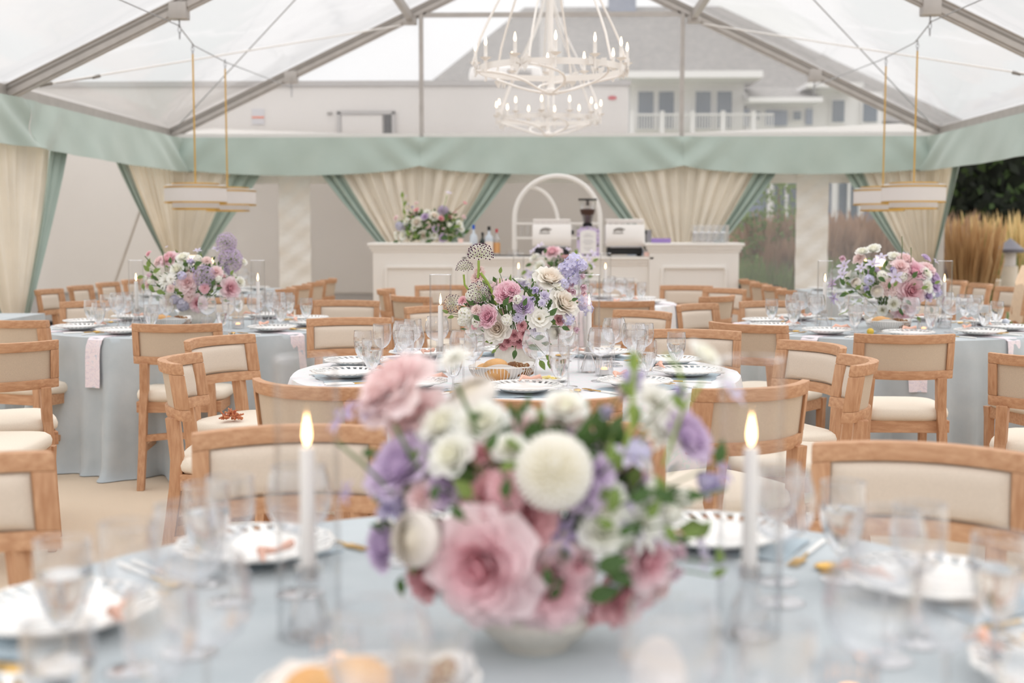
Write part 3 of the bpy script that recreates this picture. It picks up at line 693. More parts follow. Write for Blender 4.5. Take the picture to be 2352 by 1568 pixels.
for z in (.9, 1.26, 1.42): MB().box((0, .08, z), (.93, .2, .025)).build('shelf', 'white_paint', AB, bevel=.003)
for zz in (1.27,):
    for i in range(12): MB().lathe([(.022, .0), (.030, .10), (.027, .125)], 12, (-.40+.072*i, .06, zz+.01)).build('tumbler', 'glass', AB)

# ================================================================ CHANDELIERS
def chandelier(label, cat):
    t = thing('chandelier', label, cat)
    Rr, zr = .515, 2.49
    MB().lathe([(Rr, zr-.022), (Rr+.008, zr-.022), (Rr+.008, zr+.022), (Rr, zr+.022), (Rr, zr-.022)], 60).build('ring', 'white_iron', t)
    MB().lathe([(0, 2.31), (.055, 2.32), (.055, 2.35), (.02, 2.36), (.014, 2.6), (.022, 2.62), (.014, 2.66), (.014, 4.55), (0, 4.55)], 14).build('stem', 'white_iron', t)
    for k in range(6):
        a = 2*pi*(k+.25)/6
        pts = []
        for i in range(15):
            u = i/14; r = Rr*(1-u)**1.6+.05*(1-.0*u)+.015*(1-u); z = zr+.02+1.25*u**.72
            pts.append((r*cos(a+.18*u), r*sin(a+.18*u), z))
        pts.append((.03*cos(a+.2), .03*sin(a+.2), 4.4))
        MB().tube(pts, .009, 6).build('upper_arm', 'white_iron', t)
        pts = []
        for i in range(13):
            u = i/12; r = Rr*(1-u)+.03; z = zr-.02-(zr-2.35)*u**.9+.05*sin(pi*u)*(.4-u); aa = a+.35*sin(pi*u)+.5*u
            pts.append((r*cos(aa), r*sin(aa), z))
        MB().tube(pts, .009, 6).build('lower_arm', 'white_iron', t)
    for k in range(12):
        a = 2*pi*(k+.1)/12; x, y = (Rr+.03)*cos(a), (Rr+.03)*sin(a)
        c = MB().lathe([(0, zr-.05), (.008, zr-.05), (.008, zr+.03), (.03, zr+.045), (.042, zr+.052), (.01, zr+.055)], 14, (x, y, 0)).build('candle_cup', 'white_iron', t)
        MB().lathe([(.0125, zr+.05), (.0125, zr+.135), (0, zr+.137)], 10, (x, y, 0)).build('sleeve', 'white_paint', c)
        MB().lathe([(.004, zr+.135), (.0085, zr+.15), (.0075, zr+.165), (.002, zr+.19), (0, zr+.198)], 10, (x, y, 0)).build('bulb', 'glow', c)
    for k in range(7):
        a = 2*pi*(k+.37)/7+.1*k; x, y = (Rr+.02)*cos(a), (Rr+.02)*sin(a); z = zr-.02*(k % 3)
        m = MB(); tx, ty = -sin(a), cos(a)
        for sd in (-1, 1):
            for (l, h0, h1, wv) in ((.075, .02, .07, .5), (.055, -.05, .0, .4)):
                pts = [(0, 0), (l*.5, h1), (l, h1*.9+.01), (l*1.02, h0*.4+.01), (l*.5, h0)]
                m.add([(x+sd*p*tx+.02*p/l*cos(a), y+sd*p*ty+.02*p/l*sin(a), z+q) for p, q in pts], [(0, 1, 2, 3, 4)])
        m.tube([(x, y, z-.04), (x, y, z+.05)], .005, 6)
        m.build('butterfly', 'white_paint', t, solid=.003)
    return t
place('chandelier', chandelier, (0, 9.3, 0), 0, 'large white candle chandelier with butterflies, nearer and higher in the photo', 'chandelier', 'white chandeliers under the ridge')
place('chandelier', chandelier, (-.03, 13.4, 0), .35, 'white candle chandelier hanging farther back, seen lower', 'chandelier', 'white chandeliers under the ridge')
t = thing('ceiling_speaker', 'white drum-shaped fixture hanging at the top of the photo', 'fixture', (-.14, 10.4, 0))
MB().lathe([(0, 3.24), (.09, 3.24), (.1, 3.25), (.1, 3.36), (0, 3.36)], 28).build('drum', 'drum_white', t); MB().tube([(0, 0, 3.36), (0, 0, 4.55)], .008, 6).build('rod', 'white_paint', t)
MB().lathe([(0, 3.20), (.022, 3.205), (.022, 3.24)], 12).build('finial', 'steel', t)
# tiered drum pendants
def pendant(label, cat):
    t = thing('drum_pendant', label, cat)
    def shade(r, z0, z1, nm):
        o = MB().lathe([(r, z0), (r, z1)], 48).build(nm, 'drum_white', t)
        for z in (z0, z1): MB().lathe([(r-.004, z-.006), (r+.004, z-.006), (r+.004, z+.006), (r-.004, z+.006), (r-.004, z-.006)], 48).build('gold_trim', 'gold', o)
        return o
    shade(.265, 1.585, 1.715, 'outer_shade'); shade(.20, 1.53, 1.745, 'inner_shade')
    MB().disk((0, 0, 1.545), .196, 40).build('diffuser', 'drum_white', t)
    MB().disk((0, 0, 1.735), .262, 40).build('top_plate', 'drum_white', t)
    MB().tube([(0, 0, 1.735), (0, 0, 2.86)], .0075, 8).build('rod', 'gold', t)
    k = MB()
    for i in range(3): k.tube([(.012*cos(a) if i % 2 else 0, 0 if i % 2 else .012*cos(a), 2.87+i*.03+.02*sin(a)) for a in [2*pi*j/8 for j in range(9)]], .003, 5)
    k.build('hook', 'steel', t)
    return t
for x, y, lb in ((-3.09, 11.08, 'tiered white drum pendant with gold trims, nearer of the left pair'), (-3.07, 12.1, 'tiered white drum pendant with gold trims, farther of the left pair'),
                 (3.10, 11.08, 'tiered white drum pendant with gold trims, nearer of the right pair'), (3.10, 12.1, 'tiered white drum pendant with gold trims, farther of the right pair')):
    place('pendant', pendant, (x, y, 0), 0, lb, 'pendant lamp', 'gold-trimmed drum pendants')

# ================================================================ CHAIRS
CH = {}
def chair_meshes():
    def yb(x, z): return -.27+.10*(x/.24)**2-.03*(z-.65)/.21
    def slab(x0, x1, z0, z1, t0, n, bev, name, m, puff=0):
        b = MB(); N = n
        ring = []
        for i in range(N+1):
            x = x0+(x1-x0)*i/N
            for (dz, dy) in ((z0, -t0/2), (z1, -t0/2), (z1, t0/2), (z0, t0/2)): ring.append((x, yb(x, dz)+dy, dz))
        fs = [(i*4+k, i*4+(k+1) % 4, (i+1)*4+(k+1) % 4, (i+1)*4+k) for i in range(N) for k in range(4)]+[(0, 1, 2, 3), (N*4+3, N*4+2, N*4+1, N*4)]
        return b.add(ring, fs)
    CH['top_rail'] = slab(-.232, .232, .818, .86, .036, 14, 0, '', '').mesh('top_rail', 'oak_rail', bevel=.004)
    CH['bottom_rail'] = slab(-.232, .232, .648, .690, .036, 14, 0, '', '').mesh('bottom_rail', 'oak_rail', bevel=.004)
    for s, nm in ((-1, 'a'), (1, 'b')):
        x0, x1 = (-.232, -.192) if s < 0 else (.192, .232)
        CH['stile'+nm] = slab(x0, x1, .690, .818, .036, 2, 0, '', '').mesh('stile', 'oak', bevel=.003)
    CH['back_panel'] = slab(-.192, .192, .69, .818, .012, 12, 0, '', '').mesh('back_panel', 'linen_back')
    def pad(u, v):
        x = -.189+.378*u; z = .694+.12*v
        e = (max(0, 1-abs(2*u-1)**6)*max(0, 1-abs(2*v-1)**4))**.5
        return (x, yb(x, z)+.010+.024*e, z)
    CH['cushion'] = MB().grid(pad, 20, 12).mesh('cushion', 'linen')
    def sq(u, v, zb, zt):
        return None
    p = MB(); prof = [(.94, .448), (1.0, .462), (1.01, .480), (.985, .498), (.93, .508), (.7, .514), (.35, .517), (0.01, .518)]
    n = 48; vs = []
    for k, (sc, z) in enumerate(prof):
        for i in range(n):
            a = 2*pi*i/n; cx, sy = cos(a), sin(a); q = (abs(cx)**5+abs(sy)**5)**(-1/5)
            x, y = .242*q*cx*sc, .235*q*sy*sc; x *= (1-.06*(-y/.235 if y < 0 else 0))
            vs.append((x, y+.0, z))
    fs = [(k*n+i, k*n+(i+1) % n, (k+1)*n+(i+1) % n, (k+1)*n+i) for k in range(len(prof)-1) for i in range(n)]+[tuple(range(n))[::-1], tuple((len(prof)-1)*n+i for i in range(n))]
    CH['seat'] = p.add(vs, fs).mesh('seat', 'seat_linen', angle=60)
    f = MB()
    for (c, d) in (((0, .205, .42), (.40, .03, .058)), ((0, -.205, .42), (.36, .03, .058)), ((-.205, 0, .42), (.03, .42, .058)), ((.205, 0, .42), (.03, .42, .058))): f.box(c, d)
    CH['seat_frame'] = f.mesh('seat_frame', 'oak_rail', bevel=.003, smooth=False)
    for s, nm in ((-1, 'a'), (1, 'b')):
        def leg(pts, w0, w1, d0, d1):
            m = MB(); vs = []
            for i, (x, y, z) in enumerate(pts):
                k = i/(len(pts)-1); w_, d_ = w0+(w1-w0)*k, d0+(d1-d0)*k
                vs += [(x-w_/2, y-d_/2, z), (x+w_/2, y-d_/2, z), (x+w_/2, y+d_/2, z), (x-w_/2, y+d_/2, z)]
            N = len(pts)
            return m.add(vs, [(i*4+k, i*4+(k+1) % 4, (i+1)*4+(k+1) % 4, (i+1)*4+k) for i in range(N-1) for k in range(4)]+[(3, 2, 1, 0), tuple((N-1)*4+k for k in range(4))])
        CH['front_leg'+nm] = leg([(s*.205, .205, 0), (s*.207, .207, .39), (s*.207, .207, .448)], .032, .046, .032, .046).mesh('leg', 'oak', bevel=.003, smooth=False)
        CH['rear_leg'+nm] = leg([(s*.182, -.315, 0), (s*.180, -.262, .2), (s*.178, -.232, .40), (s*.172, -.225, .5), (s*.165, -.240, .655)], .036, .044, .04, .05).mesh('leg', 'oak', bevel=.003, smooth=False)
        CH['stretcher'+nm] = MB().bar((s*.20, .2, .20), (s*.185, -.265, .20), .026, .034).mesh('stretcher', 'oak_rail', bevel=.003, smooth=False)
    CH['footrest'] = MB().add(*(lambda N: ([(-.18+.36*i/N, -.262+.0+.09*sin(pi*i/N)+dy, .262+dz) for i in range(N+1) for dy, dz in ((-.012, -.017), (-.012, .017), (.012, .017), (.012, -.017))],
        [(i*4+k, i*4+(k+1) % 4, (i+1)*4+(k+1) % 4, (i+1)*4+k) for i in range(N) for k in range(4)]))(12)).mesh('footrest', 'oak_rail', bevel=0)
chair_meshes()
def make_chair(label, cat):
    t = thing('dining_chair', label, cat)
    bf = link('back_frame', CH['top_rail'], t)
    link('bottom_rail', CH['bottom_rail'], bf); link('stile', CH['stilea'], bf); link('stile', CH['stileb'], bf)
    link('back_panel', CH['back_panel'], t); link('back_cushion', CH['cushion'], t); link('seat', CH['seat'], t); link('seat_frame', CH['seat_frame'], t)
    for k in ('front_lega', 'front_legb', 'rear_lega', 'rear_legb'): link('leg', CH[k], t)
    link('stretcher', CH['stretchera'], t); link('stretcher', CH['stretcherb'], t); link('footrest', CH['footrest'], t)
    return t
OAK = 'oak chair with linen back, '
def chair(x, y, fx, fy, lb, grp):
    l = sqrt(fx*fx+fy*fy); fx, fy = fx/l, fy/l
    return place('chair', make_chair, (x+fx*.25, y+fy*.25, 0), math.atan2(-fx, fy), OAK+lb, 'chair', grp)
gm = 'chairs around the middle floral table'
chair(-.02, 3.64, -.05, 1, 'nearest side of the middle table, seen from behind', gm)
chair(-.80, 3.98, .55, .83, 'near left of the middle table, behind the left tall candle', gm)
chair(.66, 3.98, -.55, .83, 'near right of the middle table, behind the right tall candle', gm)
chair(-1.42, 4.78, 1, .12, 'left of the middle table, seen edge-on', gm)
chair(1.16, 4.80, -1, .12, 'right of the middle table, seen edge-on', gm)
chair(-1.53, 5.72, .90, -.40, 'upper left of the middle table, cushion turned to us', gm)
chair(1.15, 5.48, -.92, -.39, 'upper right of the middle table, cushion turned to us', gm)
chair(-1.12, 7.02, .22, -.97, 'between left and middle tables, large cushion facing us', gm)
chair(.70, 6.22, -.26, -.96, 'behind right wine glasses of the middle table', gm)
gl = 'chairs around the left blue table'
chair(-1.945, 6.54, -.08, 1, 'back to us at the near side of the left table', gl)
chair(-2.95, 6.82, .30, .95, 'back to us at the left edge, beside the left table', gl)
chair(-3.12, 8.65, .30, -.95, 'far left of the left table, cushion behind its plates', gl)
chair(-1.40, 8.80, -.15, -.98, 'far right of the left table, before the bar end', gl)
chair(-2.3, 9.1, 0, -1, 'far side of the left table behind its flowers', gl)
gr = 'chairs around the right blue table'
chair(1.66, 5.98, .02, 1, 'back to us at the near side of the right table', gr)
chair(1.00, 6.64, .65, .76, 'near left of the right table, back panel to us', gr)
chair(2.56, 6.15, -.25, .96, 'near right of the right table, cut by the photo edge', gr)
chair(1.50, 8.80, .22, -.97, 'far left of the right table behind its glasses', gr)
chair(.93, 8.40, .78, -.62, 'left of the right table, cushion slanting up to the right', gr)
chair(2.6, 9.05, -.2, -1, 'far right of the right table behind its glasses', gr)
gf = 'chairs around the rear centre table'
chair(-1.07, 9.42, .72, .69, 'near left of the rear table, curved back to us', gf)
chair(-1.37, 10.5, 1, .02, 'left of the rear table, seen edge-on', gf)
chair(-.98, 11.3, .2, -.98, 'far left of the rear table before the bar plinth', gf)
chair(-.76, 8.15, .62, -.78, 'partly hidden behind the left hurricane of the middle table', gf)
chair(.49, 8.78, -.06, 1, 'near side of the rear table, wide back to us', gf)
chair(.58, 7.68, -.75, -.66, 'behind the middle table glasses, left of the slanting pair', gf)
chair(1.20, 11.3, -.2, -.98, 'far right of the rear table before the right plinth', gf)
chair(1.27, 9.5, -.8, .6, 'right of the rear table, curved back to us', gf)
chair(1.48, 10.7, -.75, -.62, 'right rear of the rear table, mostly hidden', gf)
chair(.55, 11.7, 0, -1, 'far side of the rear table under the bar front', gf)
gg = 'chairs around the foreground table'
chair(.83, 2.86, -.30, -.95, 'large at lower right, cushion facing us', gg)
chair(-.64, 3.08, .25, -.97, 'large at lower left, cushion behind the left tall candle', gg)
chair(.05, 3.17, .02, -1, 'behind the foreground flowers, cushion facing us', gg)
chair(-1.29, 2.60, .70, -.72, 'cut by the left photo edge near the bottom', gg)
gn = 'chairs cut by the photo edges'
chair(-2.36, 5.42, -.52, .85, 'back to us at left edge above the lowest left chair', gn)
chair(1.92, 4.95, .50, .86, 'curved back to us cut by the right photo edge', gn)
chair(-2.52, 4.95, 1, .1, 'seat edge showing at the left photo edge', gn)
chair(2.32, 4.35, -1, .1, 'seat edge showing at the right photo edge', gn)
for k, y in enumerate((10.35, 11.05, 11.75, 12.45)):
    nm = ('nearest', 'second', 'third', 'farthest')[k]
    chair(-4.15, y, 1, -.02, '%s in the outer row by the left tent side' % nm, 'outer row of chairs at the left long table')
    chair(-2.22, y+.35, -1, 0, '%s in the inner row of left long table' % nm, 'inner row of chairs at the left long table')
    chair(1.93, y+.25, 1, 0, '%s in the inner row of right long table' % nm, 'inner row of chairs at the right long table')
    chair(3.93, y-.05, -1, -.02, '%s in the outer row by the right tent side' % nm, 'outer row of chairs at the right long table')
# shawl hung on an outer right chair
sh = MB().grid(lambda u, v: (3.93+.02*sin(u*9)+(.045 if v > .5 else -.055)*(abs(v-.5)*2)**.3, 10.72+.13*sin(u*6.28*.5)-.18*u+.10*abs(v-.5), .885-.02*u-(.62*abs(v-.46)**1.0 if v < .46 else .55*(v-.46))+.01*sin(u*20)), 14, 24).build('shawl', 'shawl', solid=.012)
tag(sh, 'peach knitted shawl hung over a chair at far right', 'shawl')
fc = MB(); R = random.Random(8)
for i in range(60):
    a, r = R.uniform(0, 6.3), R.uniform(0, .08); p = (r*cos(a), r*sin(a)*.8, .012+R.uniform(0, .05)*(1-r/.09)); fc.tube([p, (p[0]+R.uniform(-.05, .05), p[1]+R.uniform(-.05, .05), max(.01, p[2]+R.uniform(-.02, .04)))], .006, 5)
o = fc.build('fringed_scarf', 'autumn'); o.location = (-1.385, 5.46, .518); o.scale = (.5, .5, .7); tag(o, 'rust fringed scarf lying on a chair seat left of centre', 'scarf')
# ================================================================ TABLECLOTHS
TZ = .76
def round_cloth(x, y, m, label, seed, R0=.915):
    R = random.Random(seed); ph = [R.uniform(0, 6.28) for _ in range(6)]
    def fn(u, v):
        a = 2*pi*u
        if v < .30:
            r = R0*v/.30; return (r*cos(a), r*sin(a), TZ)
        t = (v-.30)/.70
        f = .5*sin(13*a+ph[0]+.6*sin(3*a))+.3*sin(21*a+ph[1]+1.1*sin(2*a))+.2*sin(34*a+ph[2])
        r = R0+.010*min(1, t*12)+.05*t+f*(.006+.125*t**.95)
        z = TZ*(1-t)-.0+ (0 if t > .02 else -.001)
        if t > .93: r += .035*((t-.93)/.07)*(.6+f); z = max(.004, z*.6)
        return (r*cos(a), r*sin(a), z)
    b = MB().grid(fn, 300, 40, cu=True)
    o = b.build('tablecloth', m, angle=70); o.location = (x, y, 0)
    return tag(o, label, 'tablecloth', 'floor-length cloths over the round tables')
TBL = dict(mid=(-.143, 5.23), left=(-2.15, 7.71), right=(1.99, 7.71), fg=(-.02, 1.70), rear=(.09, 10.3))
TN = dict(mid='middle table', left='left blue table', right='right blue table', fg='foreground table', rear='rear centre table')
round_cloth(*TBL['mid'], 'floral_cloth', 'white pastel floral tablecloth on the middle round table', 1)
round_cloth(*TBL['left'], 'blue_velvet', 'dusty blue velvet tablecloth on the left round table', 2)
round_cloth(*TBL['right'], 'blue_velvet', 'dusty blue velvet tablecloth on the right round table', 3)
round_cloth(*TBL['fg'], 'blue_velvet', 'dusty blue tablecloth on the foreground round table', 4)
round_cloth(*TBL['rear'], 'floral_cloth', 'white pastel floral tablecloth on the rear centre table', 5)
def long_cloth(x, y, wx, wy, label):
    def fn(u, v):
        P = 2*(wx+wy); d = u*P; t = max(0, (v-.3)/.7)
        f = .018*t*sin(d*26)+.012*t*sin(d*41+2)
        hx, hy = wx/2, wy/2
        if d < wx: p = (-hx+d, -hy); n = (0, -1)
        elif d < wx+wy: p = (hx, -hy+d-wx); n = (1, 0)
        elif d < 2*wx+wy: p = (hx-(d-wx-wy), hy); n = (0, 1)
        else: p = (-hx, hy-(d-2*wx-wy)); n = (-1, 0)
        if v < .3: return (p[0]*v/.3, p[1]*v/.3, TZ)
        return (p[0]+n[0]*(f+.012*t), p[1]+n[1]*(f+.012*t), TZ*(1-t)+.004*t)
    o = MB().grid(fn, 260, 20, cu=True).build('tablecloth', 'blue_velvet', angle=70); o.location = (x, y, 0)
    tag(o, label, 'tablecloth', 'blue cloths over long tables')
long_cloth(-3.20, 11.45, .96, 2.9, 'dusty blue tablecloth on the long table at left rear')
long_cloth(2.93, 11.45, .96, 2.9, 'dusty blue tablecloth on the long table at right rear')
long_cloth(-4.0, 8.55, .85, .7, 'dusty blue tablecloth on the small table by the left wall')

# ================================================================ TABLEWARE
def glass3(kind):
    def mk(label, cat):
        nm = {'balloon': 'balloon_wine_glass', 'wine': 'tulip_wine_glass', 'goblet': 'water_goblet'}[kind]
        t = thing(nm, label, cat)
        if kind == 'balloon':
            bowl = [(.004, .098), (.022, .104), (.040, .118), (.050, .140), (.0525, .160), (.049, .182), (.042, .206)]; ft, st = .038, .098
        elif kind == 'wine':
            bowl = [(.004, .098), (.016, .105), (.028, .118), (.036, .136), (.0385, .160), (.0375, .180), (.036, .198)]; ft, st = .035, .098
        else:
            bowl = [(.006, .045), (.018, .054), (.030, .078), (.0365, .104), (.0385, .130), (.037, .150), (.036, .166)]; ft, st = .034, .045
        MB().lathe(bowl, 72, rib=.018, ribn=24).build('bowl', 'glass', t)
        MB().lathe([(bowl[-1][0]-.0008, bowl[-1][1]-.001), (bowl[-1][0]+.001, bowl[-1][1]-.001), (bowl[-1][0]+.001, bowl[-1][1]+.001), (bowl[-1][0]-.0008, bowl[-1][1]+.001), (bowl[-1][0]-.0008, bowl[-1][1]-.001)], 36).build('rim', 'glass', t)
        MB().lathe([(.009, .003), (.0045, .012), (.0035, .03), (.0035, st-.012), (.006, st+.002)], 12).build('stem', 'glass', t)
        MB().lathe([(0, .0), (ft, .0), (ft+.001, .0015), (ft, .0025), (.009, .0045), (0, .005)], 28).build('foot', 'glass', t)
        if kind == 'goblet':
            MB().lathe([(0, .050), (.016, .056), (.0275, .079), (.0345, .104), (.0362, .120), (0, .120)], 28).build('water', 'water', t)
        return t
    return mk
def make_plate(label, cat):
    t = thing('lace_plate', label, cat)
    MB().lathe([(0, .004), (.055, .0), (.085, .006), (.098, .014), (.096, .017), (.082, .010), (.0, .008)], 40).build('dish', 'porcelain', t)
    r = MB(); n = 30
    for (ra, z, th) in ((.102, .0165, .0035), (.136, .0245, .004)):
        r.tube([((ra+(.003*cos(15*a) if ra > .12 else 0))*cos(a), (ra+(.003*cos(15*a) if ra > .12 else 0))*sin(a), z) for a in [2*pi*i/90 for i in range(91)]], th, 5, cap=False)
    for i in range(n):
        a = 2*pi*i/n; b = a+.10
        r.bar((.100*cos(a), .100*sin(a), .016), (.136*cos(b), .136*sin(b), .0245), .0105, .003)
    r.build('lace_rim', 'porcelain', t)
    return t
def make_charger(label, cat): return make_plate(label, cat)
def make_napkin(m, cat_nm):
    def mk(label, cat):
        pts = [(.10, .004), (0, .003), (-.16, .003), (-.200, .002), (-.222, -.012), (-.232, -.05), (-.240, -.15), (-.252, -.27)]
        o = MB().grid(lambda u, v: (-.05+.1*u+.004*sin(v*14), (lambda k: pts[int(k)][0]+(pts[min(7, int(k)+1)][0]-pts[int(k)][0])*(k-int(k)))(v*6.999)-.006*sin(u*9)*v, (lambda k: pts[int(k)][1]+(pts[min(7, int(k)+1)][1]-pts[int(k)][1])*(k-int(k)))(v*6.999)), 6, 28).build('folded_napkin', m, solid=.003)
        return tag(o, label, cat)
    return mk
def flat_napkin(label, cat):
    o = MB().grid(lambda u, v: (-.15+.3*u, -.115+.17*v+.005*sin(u*12), .0035+.002*sin(u*17+v*5)), 20, 10).build('folded_napkin', 'blue_cloth', solid=.003); return tag(o, label, cat)
def cut(kind):
    def mk(label, cat):
        t = thing(kind, label, cat)
        MB().tube([(0, -.10, .004), (0, -.06, .0045), (0, 0, .0045), (0, .01, .004)], [.004, .0045, .0035, .0025], 8).build('handle', 'white_handle', t)
        h = MB()
        if kind == 'fork':
            h.tube([(0, .01, .004), (0, .05, .004)], [.0025, .002], 6); h.box((0, .06, .004), (.020, .022, .002))
            for i in range(4): h.box((-.0078+.0052*i, .088, .005), (.0026, .036, .002))
        elif kind == 'knife':
            h.add([(-.003, .01, .003), (.003, .01, .003), (.009, .05, .003), (.008, .10, .003), (-.002, .118, .003), (-.003, .01, .005), (.003, .01, .005), (.009, .05, .0045), (.008, .10, .0045), (-.002, .118, .0045)],
                  [(0, 1, 2, 3, 4), (9, 8, 7, 6, 5)]+[(i, (i+1) % 5, 5+(i+1) % 5, 5+i) for i in range(5)])
        else:
            h.tube([(0, .01, .004), (0, .055, .005)], [.0025, .002], 6); h.sphere((0, .080, .006), .019, 14, 8, sc=(.78, 1.25, .28))
        h.build('blade' if kind == 'knife' else 'head', 'gold', t)
        return t
    return mk
def ribbon(label, cat):
    o = MB().tube([(-.05, .0, .0), (-.03, .012, .012), (0, 0, .006), (.03, -.012, .012), (.05, .004, .0)], [.002, .009, .005, .009, .002], 6).build('peach_ribbon', 'peach_ribbon'); return tag(o, label, cat)
PL = ['frontmost', 'front-right', 'near-right', 'far-right', 'back-right', 'rearmost', 'back-left', 'far-left', 'near-left', 'front-left']
def setting(tk, phi, full=True, hang=True):
    cx, cy = TBL[tk]; tn = TN[tk]; a = rad(phi)
    k = int(round(((phi+90) % 360)/36)) % 10; pl = PL[k]
    f = Vector((-cos(a), -sin(a))); r = Vector((-sin(a), cos(a))); rz = a+pi/2
    pc = Vector((cx, cy))-f*.705
    def at(rt, inw, z=0): p = pc+r*rt+f*inw; return (p.x, p.y, TZ+.0005+z)
    G_ = lambda s_: '%s on the %s' % (s_, tn)
    if hang: place('nap_'+('m' if hang == 1 else 'b'), make_napkin('marbled_napkin', ''), at(0, 0), rz, 'marbled napkin hanging at the %s place of the %s' % (pl, tn), 'napkin', G_('hanging napkins'))
    else: place('nap_blue', flat_napkin, at(0, 0), rz, 'dusty blue napkin under the %s plate of the %s' % (pl, tn), 'napkin', G_('blue napkins'))
    place('plate', make_plate, at(0, 0, .008), rz, 'white lace-edged plate at the %s place of the %s' % (pl, tn), 'plate', G_('lace plates'))
    place('ribbon', ribbon, at(.03, .11, .037), rz+.5, 'peach ribbon on the %s plate of the %s' % (pl, tn), 'ribbon', G_('peach ribbons'))
    if full:
        place('fork', cut('fork'), at(-.175, -.02), rz, 'gold fork with white handle at the %s place of the %s' % (pl, tn), 'fork', G_('forks'))
        place('knife', cut('knife'), at(.17, -.03), rz, 'gold knife with white handle at the %s place of the %s' % (pl, tn), 'knife', G_('knives'))
        place('spoon', cut('spoon'), at(.195, -.03), rz, 'gold spoon with white handle at the %s place of the %s' % (pl, tn), 'spoon', G_('spoons'))
    j = Vector((random.uniform(-.012, .012), random.uniform(-.012, .012)))
    place('goblet', glass3('goblet'), at(.135+j.x, .075+j.y), rz, 'water goblet, half full, at the %s place of the %s' % (pl, tn), 'glass', G_('water goblets'))
    place('wine', glass3('wine'), at(.165-j.y, .19+j.x), rz, 'slender ribbed wine glass at the %s place of the %s' % (pl, tn), 'glass', G_('slender wine glasses'))
    place('balloon', glass3('balloon'), at(.065+j.y, .235-j.x), rz, 'round ribbed wine glass at the %s place of the %s' % (pl, tn), 'glass', G_('round wine glasses'))
for i in range(10):
    setting('mid', -86+36*i, True, 0)
    setting('left', -75+36*i, i != 5, 1)
    setting('right', -93+36*i, True, 1)
    setting('fg', 27+36*i, True, 0)
    setting('rear', -84+36*i, False, 1)
# candles
def holder(label, cat):
    t = thing('candle_holder', label, cat)
    MB().lathe([(.0, .0), (.034, .0), (.033, .012), (.022, .05), (.013, .072), (.013, .078), (.019, .082), (.019, .105), (.014, .105), (.014, .084), (0, .084)], 40, rib=.03, ribn=14, ribz=(.005, .06)).build('base', 'glass', t)
    return t
def taper(label, cat):
    t = thing('taper_candle', label, cat)
    MB().lathe([(0, .0), (.0115, .0), (.0105, .185), (.0085, .190), (0, .188)], 16).build('wax', 'wax', t)
    MB().tube([(0, 0, .188), (.001, 0, .197)], .0012, 5).build('wick', 'black', t)
    MB().lathe([(0, .192), (.0035, .197), (.0055, .206), (.0045, .218), (.0018, .231), (0, .240)], 10).build('flame', 'flame', t)
    return t
def hurricane(label, cat):
    t = thing('hurricane_glass', label, cat)
    MB().lathe([(.0455, 0), (.0455, .40)], 40).build('cylinder', 'hurricane_glass', t)
    MB().lathe([(.0415, 0), (.0415, .40)], 40).build('inner_wall', 'hurricane_glass', t)
    MB().lathe([(.0415, .40), (.0435, .402), (.0455, .40)], 40).build('rim', 'glass', t)
    return t
def votive(label, cat):
    t = thing('ribbed_votive', label, cat)
    MB().lathe([(0, .003), (.034, .003), (.036, .02), (.031, .075)], 60, rib=.03, ribn=20).build('glass', 'glass', t)
    MB().lathe([(0, .006), (.019, .006), (.019, .026), (0, .026)], 16).build('tealight', 'wax', t)
    MB().lathe([(0, .0265), (.014, .027), (.012, .034), (0, .037)], 14).build('glowing_wax', 'votive_glow', t)
    return t
def candles(x, y, tn, sd, h=1):
    z = TZ+.0005
    place('holder', holder, (x, y, z), 0, 'fluted glass candle holder at %s of the %s' % (sd, tn), 'candle holder', 'glass candle holders')
    place('taper', taper, (x, y, z+.084), 0, 'lit white taper candle at %s of the %s' % (sd, tn), 'candle', 'lit taper candles')
    place('hurricane', hurricane, (x, y, z), 0, 'tall clear glass cylinder around the candle at %s of the %s' % (sd, tn), 'hurricane glass', 'tall glass cylinders')
for tk, dx, dy, o in (('mid', .305, .0, -.005), ('left', .375, .02, -.01), ('right', .355, .0, .01), ('rear', .35, 0, 0)):
    cx, cy = TBL[tk]
    for s, nm in ((-1, 'left'), (1, 'right')): candles(cx+o+s*dx, cy+dy, TN[tk], nm)
candles(-.345, 1.78, TN['fg'], 'left'); candles(.285, 1.80, TN['fg'], 'right')
for tn, x, y, sd in (('left long table', -3.2, 10.7, 'near end'), ('left long table', -3.2, 12.0, 'far end'), ('right long table', 2.93, 10.7, 'near end'), ('right long table', 2.93, 12.0, 'far end')): candles(x, y, tn, sd)
for x, y, lb in ((.215, 5.10, 'ribbed glass votive right of the flowers on the middle table'), (-1.86, 7.52, 'ribbed glass votive right of the flowers on the left table'),
                 (2.12, 7.30, 'ribbed glass votive right of the basket on the right table'), (-.275, 1.60, 'ribbed glass votive glowing at left on the foreground table'), (.36, 1.50, 'ribbed glass votive glowing at right on the foreground table'), (-2.02, 7.42, 'small ribbed votive beside the bread basket on the left table')):
    place('votive', votive, (x, y, TZ+.0005), 0, lb, 'votive', 'ribbed glass votives')
